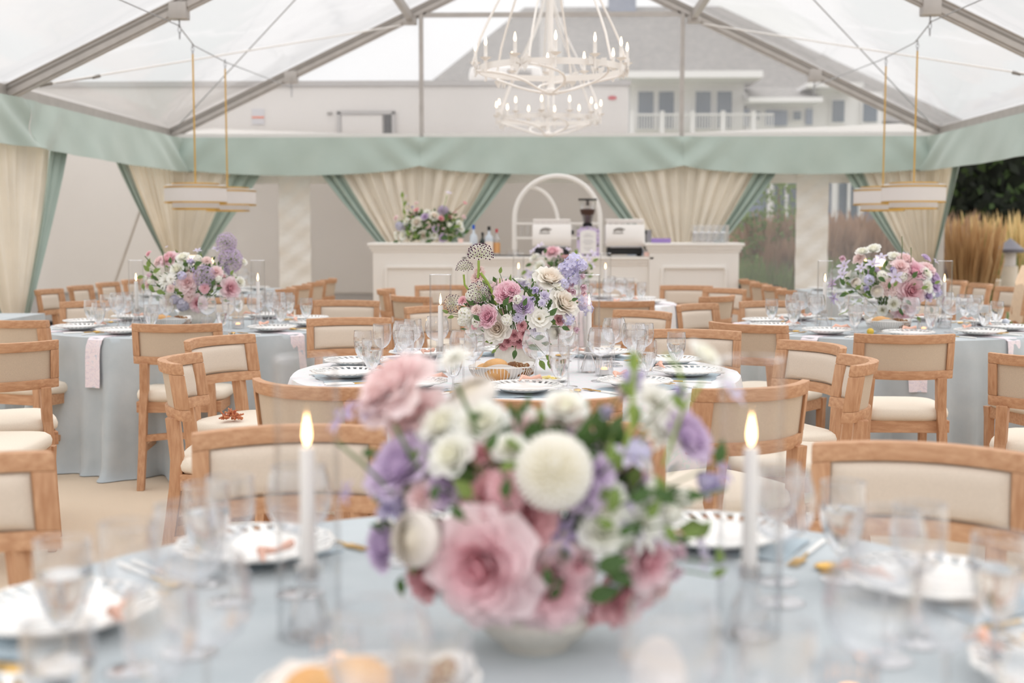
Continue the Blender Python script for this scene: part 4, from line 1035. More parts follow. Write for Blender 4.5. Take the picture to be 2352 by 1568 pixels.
# bread baskets
def basket(label, cat):
    t = thing('wire_basket', label, cat)
    def ring(rx, ry, z, r): return MB().tube([(rx*cos(a), ry*sin(a), z) for a in [2*pi*i/48 for i in range(49)]], r, 6, cap=False)
    ring(.125, .085, .070, .0025).build('rim', 'white_paint', t)
    MB().lathe([(.060, 0), (.066, 0), (.064, .008), (.055, .012), (.05, .008)], 40).build('foot', 'white_paint', t)
    w_ = MB()
    for i in range(56):
        a = 2*pi*i/56; pts = [((.055+(.125-.055)*sin(u*pi/2))*cos(a), (.052+(.085-.052)*sin(u*pi/2))*sin(a), .010+.060*(1-cos(u*pi/2))**.9) for u in (0, .3, .6, .85, 1)]
        w_.tube(pts, .0014, 4, cap=False)
    w_.build('wires', 'white_paint', t)
    ln = MB().grid(lambda u, v: ((.118*v+.012*sin(u*25)*v*v)*cos(2*pi*u), (.078*v+.010*sin(u*31)*v*v)*sin(2*pi*u), .014+.058*v**2.4+.012*sin(u*19)*v**3), 48, 10, cu=True).build('liner_cloth', 'porcelain', t)
    return t
def roll(label, cat):
    o = MB().grid(lambda u, v: (.050*sin(pi*v)*cos(2*pi*u)*(1+.03*sin(u*19)), .038*sin(pi*v)*sin(2*pi*u), .030-.030*cos(pi*v)+.003*sin(u*12)*sin(pi*v)), 24, 14, cu=True).build('bread_roll', 'bread'); return tag(o, label, cat)
def stick(label, cat):
    t = thing('seeded_breadstick', label, cat)
    pts = [(-.07+.14*i/12, .012*sin(i*.6), .018+.004*sin(i*1.1)) for i in range(13)]
    MB().tube(pts, [.008+.012*sin(pi*(i+.6)/13.2)**.6+.0015*sin(i*2.2) for i in range(13)], 12).build('crust', 'dark_bread', t)
    s_ = MB(); R = random.Random(4)
    for i in range(70):
        u = R.uniform(.5, 11.5); k = int(u); p = pts[k]; a = R.uniform(0, 3.14); r = .009+.012*sin(pi*(u+.6)/13.2)**.6
        s_.sphere((-.07+.14*u/12, p[1]+r*cos(a), p[2]+r*sin(a)), .0022, 5, 3)
    o = s_.build('seeds', 'seed', t); o['kind'] = 'stuff'; return t
for (x, y, tn, sd) in ((-.185, 4.80, 'middle table', .0), (-2.22, 7.36, 'left table', .4), (1.92, 7.30, 'right table', -.3), (-.205, 1.41, 'foreground table', .2)):
    place('basket', basket, (x, y, TZ+.0005), sd, 'white wire bread basket on the %s' % tn, 'basket', 'wire bread baskets')
    def off(a, b, z=0): return (x+a*cos(sd)-b*sin(sd), y+a*sin(sd)+b*cos(sd), TZ+.022+z)
    if tn == 'middle table' or tn == 'foreground table':
        place('roll', roll, off(-.022, -.012, .018), sd+.3, 'large golden bread roll in the basket on the %s' % tn, 'bread roll', 'bread rolls')
        place('roll', roll, off(-.065, .02, -.004), sd+1.2, 'bread roll at the left end of the basket on the %s' % tn, 'bread roll', 'bread rolls')
        place('roll', roll, off(-.015, -.045, -.006), sd, 'pale flat bread roll at the front of the basket on the %s' % tn, 'bread roll', 'bread rolls')
    else:
        place('roll', roll, off(-.045, -.0, .014), sd+.3, 'golden bread roll in the basket on the %s' % tn, 'bread roll', 'bread rolls')
        place('roll', roll, off(-.01, .03, .005), sd+1.2, 'small bread roll behind the first in the %s basket' % tn, 'bread roll', 'bread rolls')
    place('stick', stick, off(.035, .01, .024), sd+.35, 'dark seeded breadstick, upper one in the basket on the %s' % tn, 'breadstick', 'seeded breadsticks')
    place('stick', stick, off(.045, -.025, .010), sd+.15, 'dark seeded breadstick, lower one in the basket on the %s' % tn, 'breadstick', 'seeded breadsticks')
# butter dishes
def dishm(label, cat):
    t = thing('butter_dish', label, cat); MB().lathe([(0, .003), (.05, .0), (.068, .012), (.066, .014), (.048, .005), (0, .006)], 36).build('saucer', 'porcelain', t)
    b = MB(); R = random.Random(2)
    for i in range(9): b.box((R.uniform(-.025, .025), R.uniform(-.015, .015), .010+i*.0012), (.03, .012, .003), R.uniform(0, 3))
    b.build('butter_curls', 'butter', t); return t
for x, y, lb in ((.0, 4.90, 'small white dish of butter curls right of the middle bread basket'), (-.52, 1.37, 'small white dish of butter at lower left on the foreground table'), (-.12, 2.02, 'small white dish of butter behind the foreground flowers')):
    place('butter', dishm, (x, y, TZ+.0005), 0, lb, 'butter dish', 'butter dishes')
for x, y, lb, m, r in ((-.69, 5.73, 'pale golf ball resting on a far plate of the middle table', 'pale_blue_ball', .0215), (2.70, 7.64, 'pale golf ball on a plate of the right table', 'pale_blue_ball', .0215), (1.78, 7.14, 'small yellow ball in front of the right bread basket', 'yellow', .02)):
    o = MB().sphere((0, 0, r), r, 20, 12).build('golf_ball' if m != 'yellow' else 'yellow_ball', m); o.location = (x, y, TZ+.001+(.018 if m != 'yellow' else 0)); tag(o, lb, 'ball')
pts = [(.036*cos(a)*(1 if sin(a) < 0 else .92), .058+.056*sin(a)) for a in [2*pi*i/28 for i in range(28)]]; n = 28
o = MB().add([(a, 0, b) for a, b in pts]+[(a, .003, b) for a, b in pts], [tuple(range(n)), tuple(range(n, 2*n))[::-1]]+[(i, (i+1) % n, n+(i+1) % n, n+i) for i in range(n)]).build('oval_card', 'linen_card', smooth=False)
o.location = (.125, 1.44, TZ); tag(o, 'blurred upright oval table card at the bottom of photo', 'card')
# small shaded lamps glowing behind the flowers
def lampm(label, cat):
    t = thing('table_lamp', label, cat); MB().lathe([(0, 0), (.045, 0), (.045, .008), (.008, .02), (.006, .29), (0, .29)], 20).build('base', 'gold', t); MB().lathe([(.065, .27), (.035, .36)], 28).build('shade', 'lamp_glow', t); return t
for x, y, lb in ((-3.2, 11.35, 'small glowing table lamp on the left long table'), (2.9, 11.35, 'small glowing table lamp on the right long table')):
    place('lamp', lampm, (x, y, TZ+.0005), 0, lb, 'table lamp', 'small table lamps')
k = 0
for tn, X in (('left long table', -3.2), ('right long table', 2.93)):
    for i, y in enumerate((10.35, 11.05, 11.75, 12.45)):
        for s, sd in ((-1, 'left'), (1, 'right')):
            nm = ('nearest', 'second', 'third', 'farthest')[i]
            place('plate', make_plate, (X+s*.30, y, TZ+.006), 0, 'white lace-edged plate, %s on the %s side of the %s' % (nm, sd, tn), 'plate', 'lace plates on the long tables')
            place('balloon', glass3('balloon'), (X+s*.14, y+.18, TZ+.0005), 0, 'round ribbed wine glass, %s on the %s side of the %s' % (nm, sd, tn), 'glass', 'round wine glasses on the long tables')
            place('goblet', glass3('goblet'), (X+s*.2, y+.24, TZ+.0005), 0, 'water goblet, %s on the %s side of the %s' % (nm, sd, tn), 'glass', 'water goblets on the long tables')
# ================================================================ FLOWERS
def mixc(a, b, t):
    t = max(0, min(1, t)); return tuple(a[i]+(b[i]-a[i])*t for i in range(3))
def pale(c): return tuple(255-(255-k)*.60 for k in c)
def petal(mb, ang, r0, z0, e0, e1, L, W, cup, c0, c1, ns=5, nw=4, ruf=0, R=random, tip=.6, notch=0):
    """one petal: a curved patch growing outward from the flower's axis"""
    r, z = r0, z0; path = [(r, z)]
    for i in range(ns):
        e = e0+(e1-e0)*(i/(ns-1)); r += L/ns*cos(e); z += L/ns*sin(e); path.append((r, z))
    ph = R.uniform(0, 6); jit = R.uniform(-.06, .06)
    vs, cs = [], []
    for i, (r, z) in enumerate(path):
        s = i/ns; wd = W*(sin(pi*min(.5+.5*tip*0+.5, .12+.75*s)) if s < .99 else .62)**.8
        if s > .99: wd = W*tip
        tx, tz = (path[min(i+1, ns)][0]-path[max(i-1, 0)][0]), (path[min(i+1, ns)][1]-path[max(i-1, 0)][1]); l = math.hypot(tx, tz) or 1; nx, nz = -tz/l, tx/l
        for j in range(nw+1):
            q = 2*j/nw-1; lat = wd*q; d = cup*wd*q*q+ruf*s*sin(ph+q*6+s*3)*W
            back = -notch*L*abs(q)**2*s
            rr, zz = r+nx*d+back*tx/l, z+nz*d+back*tz/l
            vs.append((rr*cos(ang)-lat*sin(ang), rr*sin(ang)+lat*cos(ang), zz))
            k = s+jit; cs.append(mixc(c0, c1, k))
    mb.add(vs, [(i*(nw+1)+j, i*(nw+1)+j+1, (i+1)*(nw+1)+j+1, (i+1)*(nw+1)+j) for i in range(ns) for j in range(nw)], cs)
def rose(c_in, c_out, layers=6, ruf=.05, openness=1.0, seed=0, n0=3, green=True):
    R = random.Random(seed); mb = MB()
    for k in range(layers):
        t = k/(layers-1); n = n0+int(round(t*3))
        for i in range(n):
            a = 2*pi*(i+.5*(k % 2)+R.uniform(-.12, .12))/n+k*.7
            r0 = .03+.16*t; z0 = -.30+.06*(1-t)
            e0 = rad(80-58*t*openness+R.uniform(-5, 5)); e1 = rad(112-128*t*openness+R.uniform(-8, 8))
            L = .62+.42*t; W = .17+.42*t
            petal(mb, a, r0, z0, e0, e1, L*R.uniform(.92, 1.05), W, .55-.15*t, mixc(c_in, c_out, t*.8), mixc(c_in, c_out, .25+t*.9), ruf=ruf*(.4+t), R=R)
    if green:
        for i in range(5): petal(mb, 2*pi*i/5, .02, -.34, rad(20), rad(-30), .4, .07, .1, (110, 140, 80), (120, 150, 90), 3, 2, R=R, tip=.1)
    return mb
def ranunculus(c_in, c_out, seed=0):
    R = random.Random(seed); mb = MB()
    mb.sphere((0, 0, .12), .16, 10, 6, sc=(1, 1, .7), col_=c_in); mb.sphere((0, 0, -.12), .46, 14, 8, col_=c_out)
    for k in range(9):
        t = k/8; n = 6+k // 2
        for i in range(n):
            a = 2*pi*(i+R.uniform(-.15, .15))/n+k*.5
            petal(mb, a, .06+.50*t, -.42+.22*(1-t), rad(70-30*t), rad(140-30*t), .62+.22*t, .24+.16*t, .3, mixc(c_in, c_out, t), mixc(c_in, c_out, t+.2), 4, 4, R=R, tip=.7)
    return mb
def ruffled(c_in, c_out, n=34, seed=0, dome=1.0):
    R = random.Random(seed); mb = MB()
    for i in range(n):
        t = (i+.5)/n; a = i*2.39996; e = rad(88-80*t*dome)
        petal(mb, a, .02+.06*t, -.35, e, e-rad(30), (.85+.12*R.random())*(.75+.25*t), .20+.10*t, .25, mixc(c_in, c_out, t), mixc(c_out, (255, 255, 255), .25), 4, 4, ruf=.28, R=R, tip=.95)
    return mb
def pompom(c_in, c_out, n=230, seed=0, flat=.9):
    R = random.Random(seed); mb = MB(); mb.sphere((0, 0, 0), .62, 14, 10, col_=c_in)
    for i in range(n):
        z = 1-1.75*(i+.5)/n; a = i*2.39996; q = sqrt(max(0, 1-z*z)); d = Vector((q*cos(a), q*sin(a), z)); t1 = d.orthogonal().normalized(); t2 = d.cross(t1)
        b = R.uniform(0, 6.3); s1 = (t1*cos(b)+t2*sin(b)); s2 = (Vector((0, 0, 1))-d*d.z); s2 = s2.normalized() if s2.length > .1 else t2; s1 = d.cross(s2)
        w_ = .085; p0 = d*.55; p1 = d*.82-s2*.02; p2 = d*1.0+s2*.08*R.random()
        mb.add([p0-s1*w_*.6, p0+s1*w_*.6, p1+s1*w_, p2+s1*w_*.4, p2-s1*w_*.4, p1-s1*w_], [(0, 1, 2, 5), (5, 2, 3, 4)], [c_in, c_in, mixc(c_in, c_out, .6), c_out, c_out, mixc(c_in, c_out, .6)])
    return mb
def star(c0, c1, cc, n=6, W=.17, seed=0, e=8, L=1.0, layers=1, tip=.12):
    R = random.Random(seed); mb = MB()
    for k in range(layers):
        for i in range(n):
            ee = rad(e+k*22+R.uniform(-8, 8)); petal(mb, 2*pi*(i+.5*k+R.uniform(-.1, .1))/n, .03, 0, ee+.25, ee-.35, L*(1-.16*k), W, .25, c0, c1, 5, 2, ruf=.04, R=R, tip=tip)
    for i in range(22):
        a, r = R.uniform(0, 6.3), R.uniform(0, .15); mb.tube([(0, 0, 0), (r*cos(a), r*sin(a), .2+R.uniform(0, .08))], [.012, .02], 4, c=cc)
    return mb
def floretball(c0, c1, cdot, n=95, seed=0, zmin=-.7, stalk=(150, 170, 90), size=.19, np_=6):
    R = random.Random(seed); mb = MB()
    for i in range(n):
        z = 1-(1-zmin)*(i+.5)/n; a = i*2.39996; q = sqrt(max(0, 1-z*z)); d = Vector((q*cos(a), q*sin(a), z)); rr = R.uniform(.8, .98); c = d*rr
        mb.tube([d*.08+Vector((0, 0, -.1)), c], .010, 3, cap=False, c=stalk)
        t1 = d.orthogonal().normalized(); t2 = d.cross(t1); b0 = R.uniform(0, 6)
        for k in range(np_):
            b = b0+2*pi*k/np_; u = t1*cos(b)+t2*sin(b); v_ = t1*cos(b+1.57)+t2*sin(b+1.57)
            mb.add([c, c+u*size*.55+v_*size*.2+d*.03, c+u*size+d*.05, c+u*size*.55-v_*size*.2+d*.03], [(0, 1, 2, 3)], [c0, c1, c1, c1])
        if cdot: mb.sphere(c+d*.085, .058, 5, 4, col_=cdot)
    return mb
def cluster(c0, c1, cc, n=16, seed=0, size=.42, sc=(1, 1, 1), np_=5, W=.18):
    R = random.Random(seed); mb = MB()
    for i in range(n):
        z = 1-1.7*(i+.5)/n; a = i*2.39996; q = sqrt(max(0, 1-z*z)); d = Vector((q*cos(a), q*sin(a), z)); c = Vector((d.x*sc[0], d.y*sc[1], d.z*sc[2]))*R.uniform(.6, .78)
        sub = MB(); b0 = R.uniform(0, 6)
        for k in range(np_): petal(sub, b0+2*pi*k/np_, .02, 0, rad(25), rad(-5), size, W, .1, mixc(c0, c1, R.random()*.5), c1, 2, 2, R=R, tip=.75, ruf=.05)
        sub.sphere((0, 0, .05), .05, 5, 4, col_=cc)
        M = d.to_track_quat('Z', 'Y').to_matrix()
        mb.add([c+M@Vector(p) for p in sub.v], sub.f, sub.c)
    return mb
def bell(c0, c1, seed=0):
    R = random.Random(seed); mb = MB()
    for k in range(2):
        for i in range(4): petal(mb, 2*pi*(i+.5*k)/4, .1, -.6, rad(60), rad(100-30*k), 1.3, .34, .3, c0, c1, 5, 3, ruf=.08, R=R, tip=.5)
    return mb
BL = {
 'W': ('garden_rose', 'cream white garden rose', lambda s: rose((240, 214, 186), (250, 246, 236), 7, .06, .9, s)),
 'w': ('spray_rose', 'small white spray rose', lambda s: rose((240, 236, 200), (250, 249, 243), 5, .04, .8, s)),
 'P': ('rose', 'pink rose', lambda s: rose((222, 124, 142), (249, 220, 224), 7, .05, 1.0, s)),
 'Q': ('peony', 'bright pink peony', lambda s: rose((238, 150, 178), (250, 206, 218), 8, .12, .75, s, 4)),
 'p': ('rose', 'pale blush rose', lambda s: rose((240, 190, 188), (246, 218, 218), 6, .08, 1.05, s)),
 'H': ('carnation', 'hot pink ruffled carnation', lambda s: ruffled((226, 128, 144), (244, 166, 178), 34, s)),
 'K': ('carnation', 'soft pink ruffled carnation', lambda s: ruffled((240, 190, 180), (250, 214, 208), 34, s)),
 'L': ('rose', 'lilac rose', lambda s: rose((172, 136, 190), (216, 190, 226), 7, .05, .85, s)),
 'l': ('lisianthus', 'lavender ruffled bloom', lambda s: ruffled((182, 164, 206), (212, 200, 232), 26, s)),
 'D': ('spray_rose', 'dusty pink spray rose', lambda s: rose((196, 106, 118), (226, 150, 156), 6, .07, .85, s)),
 'B': ('ball_dahlia', 'large white ball dahlia', lambda s: pompom((236, 228, 200), (252, 250, 246), 260, s)),
 'b': ('white_bud', 'smooth white bud', lambda s: ranunculus((236, 226, 196), (252, 249, 242), s)),
 'R': ('ranunculus', 'creamy ranunculus', lambda s: ranunculus((238, 222, 186), (251, 243, 234), s)),
 'Y': ('peony', 'white peony with yellow centre', lambda s: star((250, 244, 226), (252, 249, 240), (236, 190, 50), 7, .36, s, 18, 1.0, 3, .7)),
 'C': ('clematis', 'purple star clematis', lambda s: star((150, 118, 192), (196, 176, 224), (226, 220, 170), 6, .16, s, 6)),
 'c': ('clematis', 'pale lilac star bloom', lambda s: star((196, 178, 222), (222, 212, 238), (230, 226, 190), 5, .22, s, 15)),
 'd': ('dahlia', 'white dahlia', lambda s: star((246, 242, 222), (252, 251, 246), (230, 200, 90), 11, .15, s, 5, 1.0, 4, .35)),
 'A': ('allium', 'purple allium ball', lambda s: floretball((150, 116, 170), (182, 150, 200), None, 110, s)),
 'G': ('allium', 'dense mauve allium', lambda s: floretball((140, 110, 160), (170, 146, 190), None, 150, s, -.9, (120, 100, 130), .2)),
 'a': ('allium', 'white allium dotted with dark purple', lambda s: floretball((240, 234, 216), (250, 246, 236), (96, 50, 84), 95, s, -.15, (170, 180, 96), .17)),
 'e': ('allium', 'white allium ball dotted dark', lambda s: floretball((238, 232, 214), (248, 244, 234), (96, 50, 84), 100, s, -.9, (180, 186, 130), .16)),
 'S': ('delphinium', 'lavender blue delphinium', lambda s: cluster((172, 166, 216), (206, 200, 236), (250, 250, 240), 9, s, .58)),
 'y': ('hydrangea', 'grey lilac hydrangea', lambda s: cluster((150, 150, 176), (186, 180, 206), (214, 210, 214), 26, s, .3)),
 's': ('stock', 'white stock cluster', lambda s: cluster((236, 232, 206), (250, 248, 240), (206, 214, 140), 18, s, .38)),
 'z': ('sweet_pea', 'pink sweet pea bell', lambda s: bell((226, 178, 196), (238, 206, 218), s)),
 'v': ('sweet_pea', 'lavender bell flower', lambda s: bell((168, 148, 206), (206, 196, 230), s)),
 'o': ('pink_bud', 'small coral pink bloom', lambda s: rose((222, 118, 130), (240, 160, 166), 4, .05, .6, s)),
}
BM = {}
def bmesh_of(k, var):
    if (k, var) not in BM:
        m = BL[k][2](var*7+3)
        m.c = [pale(c) if c[0]+c[2] > 250 else c for c in m.c]
        BM[(k, var)] = m.mesh(BL[k][0], 'petal', colour=True)
    return BM[(k, var)]
def leafmesh():
    mb = MB(); n = 6; vs = []
    for i in range(n+1):
        s = i/n; w_ = .21*sin(pi*s**.8)
        for j in (-1, 0, 1): vs.append((w_*j, s, .10*sin(pi*s)-.08*abs(j)*-1*w_-.2*s*s))
    return mb.add(vs, [(i*3+j, i*3+j+1, (i+1)*3+j+1, (i+1)*3+j) for i in range(n) for j in (0, 1)])
LM = [leafmesh().mesh('leaf', 'leaf'), leafmesh().mesh('leaf', 'leaf_light')]
def arrangement(label, loc, s, u0, v0, ctr, half, blooms, leaves, stems=(), bowl=True, depth=.8, seed=1, back=14, green=150, grp='flower arrangements', bowl_r=.10, bowl_h=.105):
    """blooms: (u, v, diameter, kind[, y]) drawn on a front elevation with s units per metre"""
    R = random.Random(seed); t = thing('flower_arrangement', label, 'flowers', loc, 0, grp)
    cx, cz = (ctr[0]-u0)/s, (v0-ctr[1])/s; a, b = half[0]/s, half[1]/s; c = depth*a
    if bowl:
        MB().lathe([(0, 0), (bowl_r*.55, 0), (bowl_r*.58, .008), (bowl_r*.8, .02), (bowl_r, bowl_h*.6), (bowl_r*.95, bowl_h), (bowl_r*.9, bowl_h), (bowl_r*.9, bowl_h*.8), (0, bowl_h*.8)], 84, rib=.02, ribn=28, ribz=(.01, bowl_h*.95)).build('fluted_bowl', 'stoneware', t)
    bz = bowl_h if bowl else .02
    def put(k, x, y, z, d, aim, var):
        o = link(BL[k][0], bmesh_of(k, var), t); o.location = (x, y, z); r = d/2; o.scale = (r, r, r)
        o.rotation_euler = (aim.to_track_quat('Z', 'Y').to_matrix()@Matrix.Rotation(R.uniform(0, 6.28), 3, 'Z')).to_euler()
        o['label'] = BL[k][1]; return o
    for it in blooms:
        u, v, d, k = it[:4]; x, z, d = (u-u0)/s, (v0-v)/s, d/s
        q = ((x-cx)/a)**2+((z-cz)/b)**2
        y = it[4] if len(it) > 4 else -c*sqrt(max(0, 1-min(q, 1)))*R.uniform(.8, 1.0)
        aim = Vector(((x-cx)*.9/a, -1.0+.45*min(1, q), (z-cz)*.7/b+.30)); aim += Vector((R.uniform(-.15, .15), 0, R.uniform(-.15, .15)))
        if k in 'a': aim = Vector((0, -.15, 1))
        if k in 'zv': aim = Vector((R.uniform(-.4, .4), -.6, -.2))
        y2 = y+d*.25; o = put(k, x, y2, z, d*(1.08 if k not in 'CcAae' else 1.15), aim.normalized(), R.choice((0, 1)))
    for i in range(back):      # the far side, seen when walking round
        th = R.uniform(.15, pi-.15); ph = R.uniform(-.3, 1.1)
        k = R.choice('WPLRwlpDds'); x, y, z = cx+a*.8*cos(th)*cos(ph), c*.75*sin(th)*cos(ph), cz+b*.75*sin(ph)
        put(k, x, y, z, R.uniform(.07, .12), Vector((x-cx, y, z-cz+.05)).normalized(), R.choice((0, 1)))
    g_ = MB()
    for i in range(green):
        th, ph, rr = R.uniform(0, 2*pi), R.uniform(-1.0, 1.2), R.uniform(.35, .86)
        p = Vector((cx+a*rr*cos(th)*cos(ph), c*rr*sin(th)*cos(ph), max(bz, cz+b*rr*sin(ph)))); d = (p-Vector((cx, 0, cz-b*.6))).normalized()
        d = (d+Vector((R.uniform(-.6, .6), R.uniform(-.6, .6), R.uniform(-.4, .5)))).normalized(); l = R.uniform(.03, .055); sd = d.cross(Vector((R.uniform(-1, 1), R.uniform(-1, 1), R.uniform(-1, 1)))).normalized()*l*.28
        g_.add([p, p+d*l*.5+sd, p+d*l, p+d*l*.5-sd], [(0, 1, 2, 3)], m=R.choice((0, 0, 1)))
    # a dark leafy heart that the stems stand in
    o = g_.build('foliage', ['leaf', 'leaf_light'], t, smooth=False); o['kind'] = 'stuff'
    hs_ = MB()
    for i in range(26):
        th = R.uniform(0, 6.28); e = R.uniform(.2, .7); x, z = cx+a*e*cos(th), cz+b*e*.9*abs(sin(th)); hs_.tube([(R.uniform(-.03, .03), R.uniform(-.03, .03), bz*.8), (x*.6, R.uniform(-.5, .5)*c, z*.6+bz*.3), (x, R.uniform(-.6, .6)*c, max(bz, z))], .0028, 5)
    o = hs_.build('stems', 'stem_dark', t); o['kind'] = 'stuff'
    LS = MB()
    for (u, v, L_, ang, m) in leaves:
        x, z = (u-u0)/s, (v0-v)/s; q = ((x-cx)/a)**2+((z-cz)/b)**2; o = link('leaf', LM[m], t)
        o.location = (x, -c*sqrt(max(0, 1-min(q, 1)))-.01, z); l = L_/s; o.scale = (l*1.25, l, l); th = rad(ang)
        lp = Vector(o.location); LS.tube([lp, lp*.6+Vector((cx, 0, cz))*.4+Vector((0, 0, -.02))], .0016, 4)
        d = Vector((cos(th), -.25, sin(th))).normalized(); n_ = Vector((0, -1, .3)); xx = d.cross(n_).normalized(); n_ = xx.cross(d)
        o.rotation_euler = Matrix((xx, d, n_)).transposed().to_euler()
    if LS.v:
        o = LS.build('leaf_stalks', 'stem_dark', t); o['kind'] = 'stuff'
    for pts, r, m in stems:
        P = [((u-u0)/s, -.45*c, (v0-v)/s) for u, v in pts]; link('stem', MB().tube(P, r/s, 7).mesh('stem', m), t)
    return t
def z_(X, Y, k, ox, oy): return ox+X/k, oy+Y/k
def conv(lst, k, ox, oy): return [(ox+i[0]/k, oy+i[1]/k, i[2]/k)+tuple(i[3:]) for i in lst]
# middle table
mb_ = conv([(640, 165, 270, 'a'), (450, 315, 180, 'a'), (640, 590, 230, 'e'), (310, 735, 190, 'e'), (600, 400, 210, 'K'), (620, 320, 140, 'K'), (975, 600, 280, 'Q'), (1040, 560, 170, 'Q'), (430, 680, 130, 'H'), (600, 780, 140, 'K'),
  (750, 870, 250, 'Q'), (480, 850, 200, 's'), (440, 930, 130, 's'), (980, 900, 150, 's'), (620, 930, 150, 's'), (860, 1010, 290, 'W'), (1170, 740, 210, 'L'), (1110, 870, 150, 'l'), (1060, 1090, 120, 'D'), (1175, 1065, 120, 'D'), (1115, 1165, 150, 'D'),
  (980, 1165, 120, 'D'), (1150, 965, 110, 'D'), (930, 1215, 100, 'D'), (1350, 900, 300, 'Y'), (1320, 1030, 150, 'l'), (1520, 1060, 210, 'b'), (1480, 430, 330, 'W'), (1430, 620, 150, 'l'), (1320, 550, 150, 'v'), (1570, 540, 130, 'w'), (1650, 720, 330, 'W'), (1600, 640, 200, 'W'),
  (1760, 240, 230, 'S'), (1700, 330, 200, 'S'), (1860, 280, 150, 'S'), (1640, 310, 150, 'S'), (1740, 430, 200, 'S'), (1640, 500, 140, 'S'), (1880, 720, 200, 'S'), (1930, 800, 160, 'S'), (1880, 400, 110, 'z'), (1880, 530, 140, 'z'), (1880, 600, 110, 'z'), (1760, 580, 130, 'z'), (1740, 500, 110, 'z'),
  (1590, 910, 120, 'D'), (1700, 900, 150, 'S'), (1790, 1030, 120, 'z'), (1270, 650, 110, 'v'), (1390, 700, 100, 'l'), (1240, 1230, 110, 'p'), (580, 985, 100, 'H'), (1100, 660, 130, 's'), (560, 620, 170, 's'), (1700, 990, 110, 'K')], 5.227, 980, 560)
ml = [(1240, 830, 26, -60, 1), (1255, 818, 24, -40, 1), (1262, 828, 22, -85, 1), (1215, 790, 26, -20, 0), (1230, 775, 24, 20, 0), (1160, 700, 24, 60, 0), (1175, 712, 20, 100, 0), (1264, 722, 24, 50, 0), (1290, 748, 20, -20, 0), (1092, 722, 20, -40, 0), (1150, 630, 16, 80, 1), (1030, 722, 16, 150, 1), (1045, 728, 16, 190, 1), (1142, 800, 14, -140, 1), (1120, 690, 16, 120, 0), (1205, 700, 20, 70, 0), (1312, 690, 16, 20, 0), (1186, 800, 22, -100, 0)]
ms = [([(1102, 600), (1102, 625), (1100, 640)], 3, 'stem'), ([(1106, 628), (1122, 650), (1134, 675), (1144, 700)], 3.2, 'stem'), ([(1068, 632), (1070, 655), (1078, 666)], 2.4, 'stem'), ([(1178, 640), (1232, 690), (1238, 720)], 1.6, 'stem_dark'), ([(1150, 640), (1150, 655), (1145, 690)], 1.6, 'stem'), ([(1236, 668), (1230, 700), (1225, 730)], 1.6, 'stem_dark'), ([(1258, 680), (1244, 705), (1236, 730)], 1.6, 'stem_dark'), ([(1176, 690), (1180, 715)], 1.8, 'stem_dark')]
arrangement('tall pink, white and lavender flowers in a white fluted bowl on the middle table', (-.143, 5.23, TZ+.0005), 560, 1185, 858, (1190, 725), (150, 105), mb_, ml, ms, depth=.62, seed=2, bowl_r=.088, bowl_h=.11)
# foreground
fb = [(1255, 1068, 160, 'B', -.14), (1005, 992, 105, 'w'), (1093, 985, 108, 'w'), (1030, 1048, 98, 'w'), (1068, 935, 130, 'R'), (1285, 955, 105, 'K'), (1280, 950, 90, 'w'), (1487, 955, 135, 'd'), (1497, 1020, 110, 'd'), (1568, 1025, 125, 'L'), (905, 1085, 150, 'L'), (862, 1278, 110, 'L'), (893, 1165, 105, 'v'),
  (955, 1225, 140, 'R', -.12), (1098, 1278, 215, 'P', -.15), (1112, 1140, 125, 'D'), (1190, 1175, 130, 'D'), (1150, 1110, 100, 'H'), (1250, 1330, 175, 'P', -.12), (1330, 1408, 95, 'K'), (1330, 1408, 80, 'o'), (1420, 1372, 140, 'D'), (1470, 1290, 120, 'P'), (1365, 1155, 100, 'w'), (1360, 1205, 95, 'w'), (1450, 1200, 130, 'd'), (1450, 1195, 110, 'C'), (1275, 1215, 105, 'C'),
  (878, 905, 170, 'p'), (925, 975, 130, 'p'), (850, 930, 110, 'p'), (770, 985, 100, 'C'), (835, 965, 80, 'c'), (775, 1160, 60, 'C'), (1030, 850, 85, 'd'), (1600, 838, 75, 'w'), (1432, 885, 80, 'v'), (1545, 915, 55, 'v'), (1412, 918, 60, 'z'), (1380, 960, 50, 'v'), (1610, 1130, 95, 'v'), (1540, 1270, 65, 'z'), (1590, 1265, 60, 'c'), (1600, 1310, 60, 'c'), (1640, 1340, 45, 'c'), (1530, 1330, 60, 'z'), (1510, 1230, 55, 'c'),
  (960, 1345, 95, 'D'), (1055, 1370, 110, 'P'), (1180, 1390, 90, 'p'), (1660, 925, 75, 'c'), (1645, 1108, 75, 'C'), (1350, 1080, 70, 'L'), (1320, 1120, 90, 'L'), (1420, 1050, 80, 'c'), (1445, 1040, 60, 'S'), (1010, 1120, 85, 'L'), (960, 1140, 70, 'p'), (1160, 1030, 70, 'w'), (1310, 1280, 70, 'P'), (1500, 1380, 80, 'p'), (1395, 1330, 50, 'C'), (1100, 1040, 60, 'D'), (1480, 1120, 50, 's'), (1550, 1150, 50, 's'), (1520, 1180, 55, 's'), (1290, 1380, 70, 'P')]
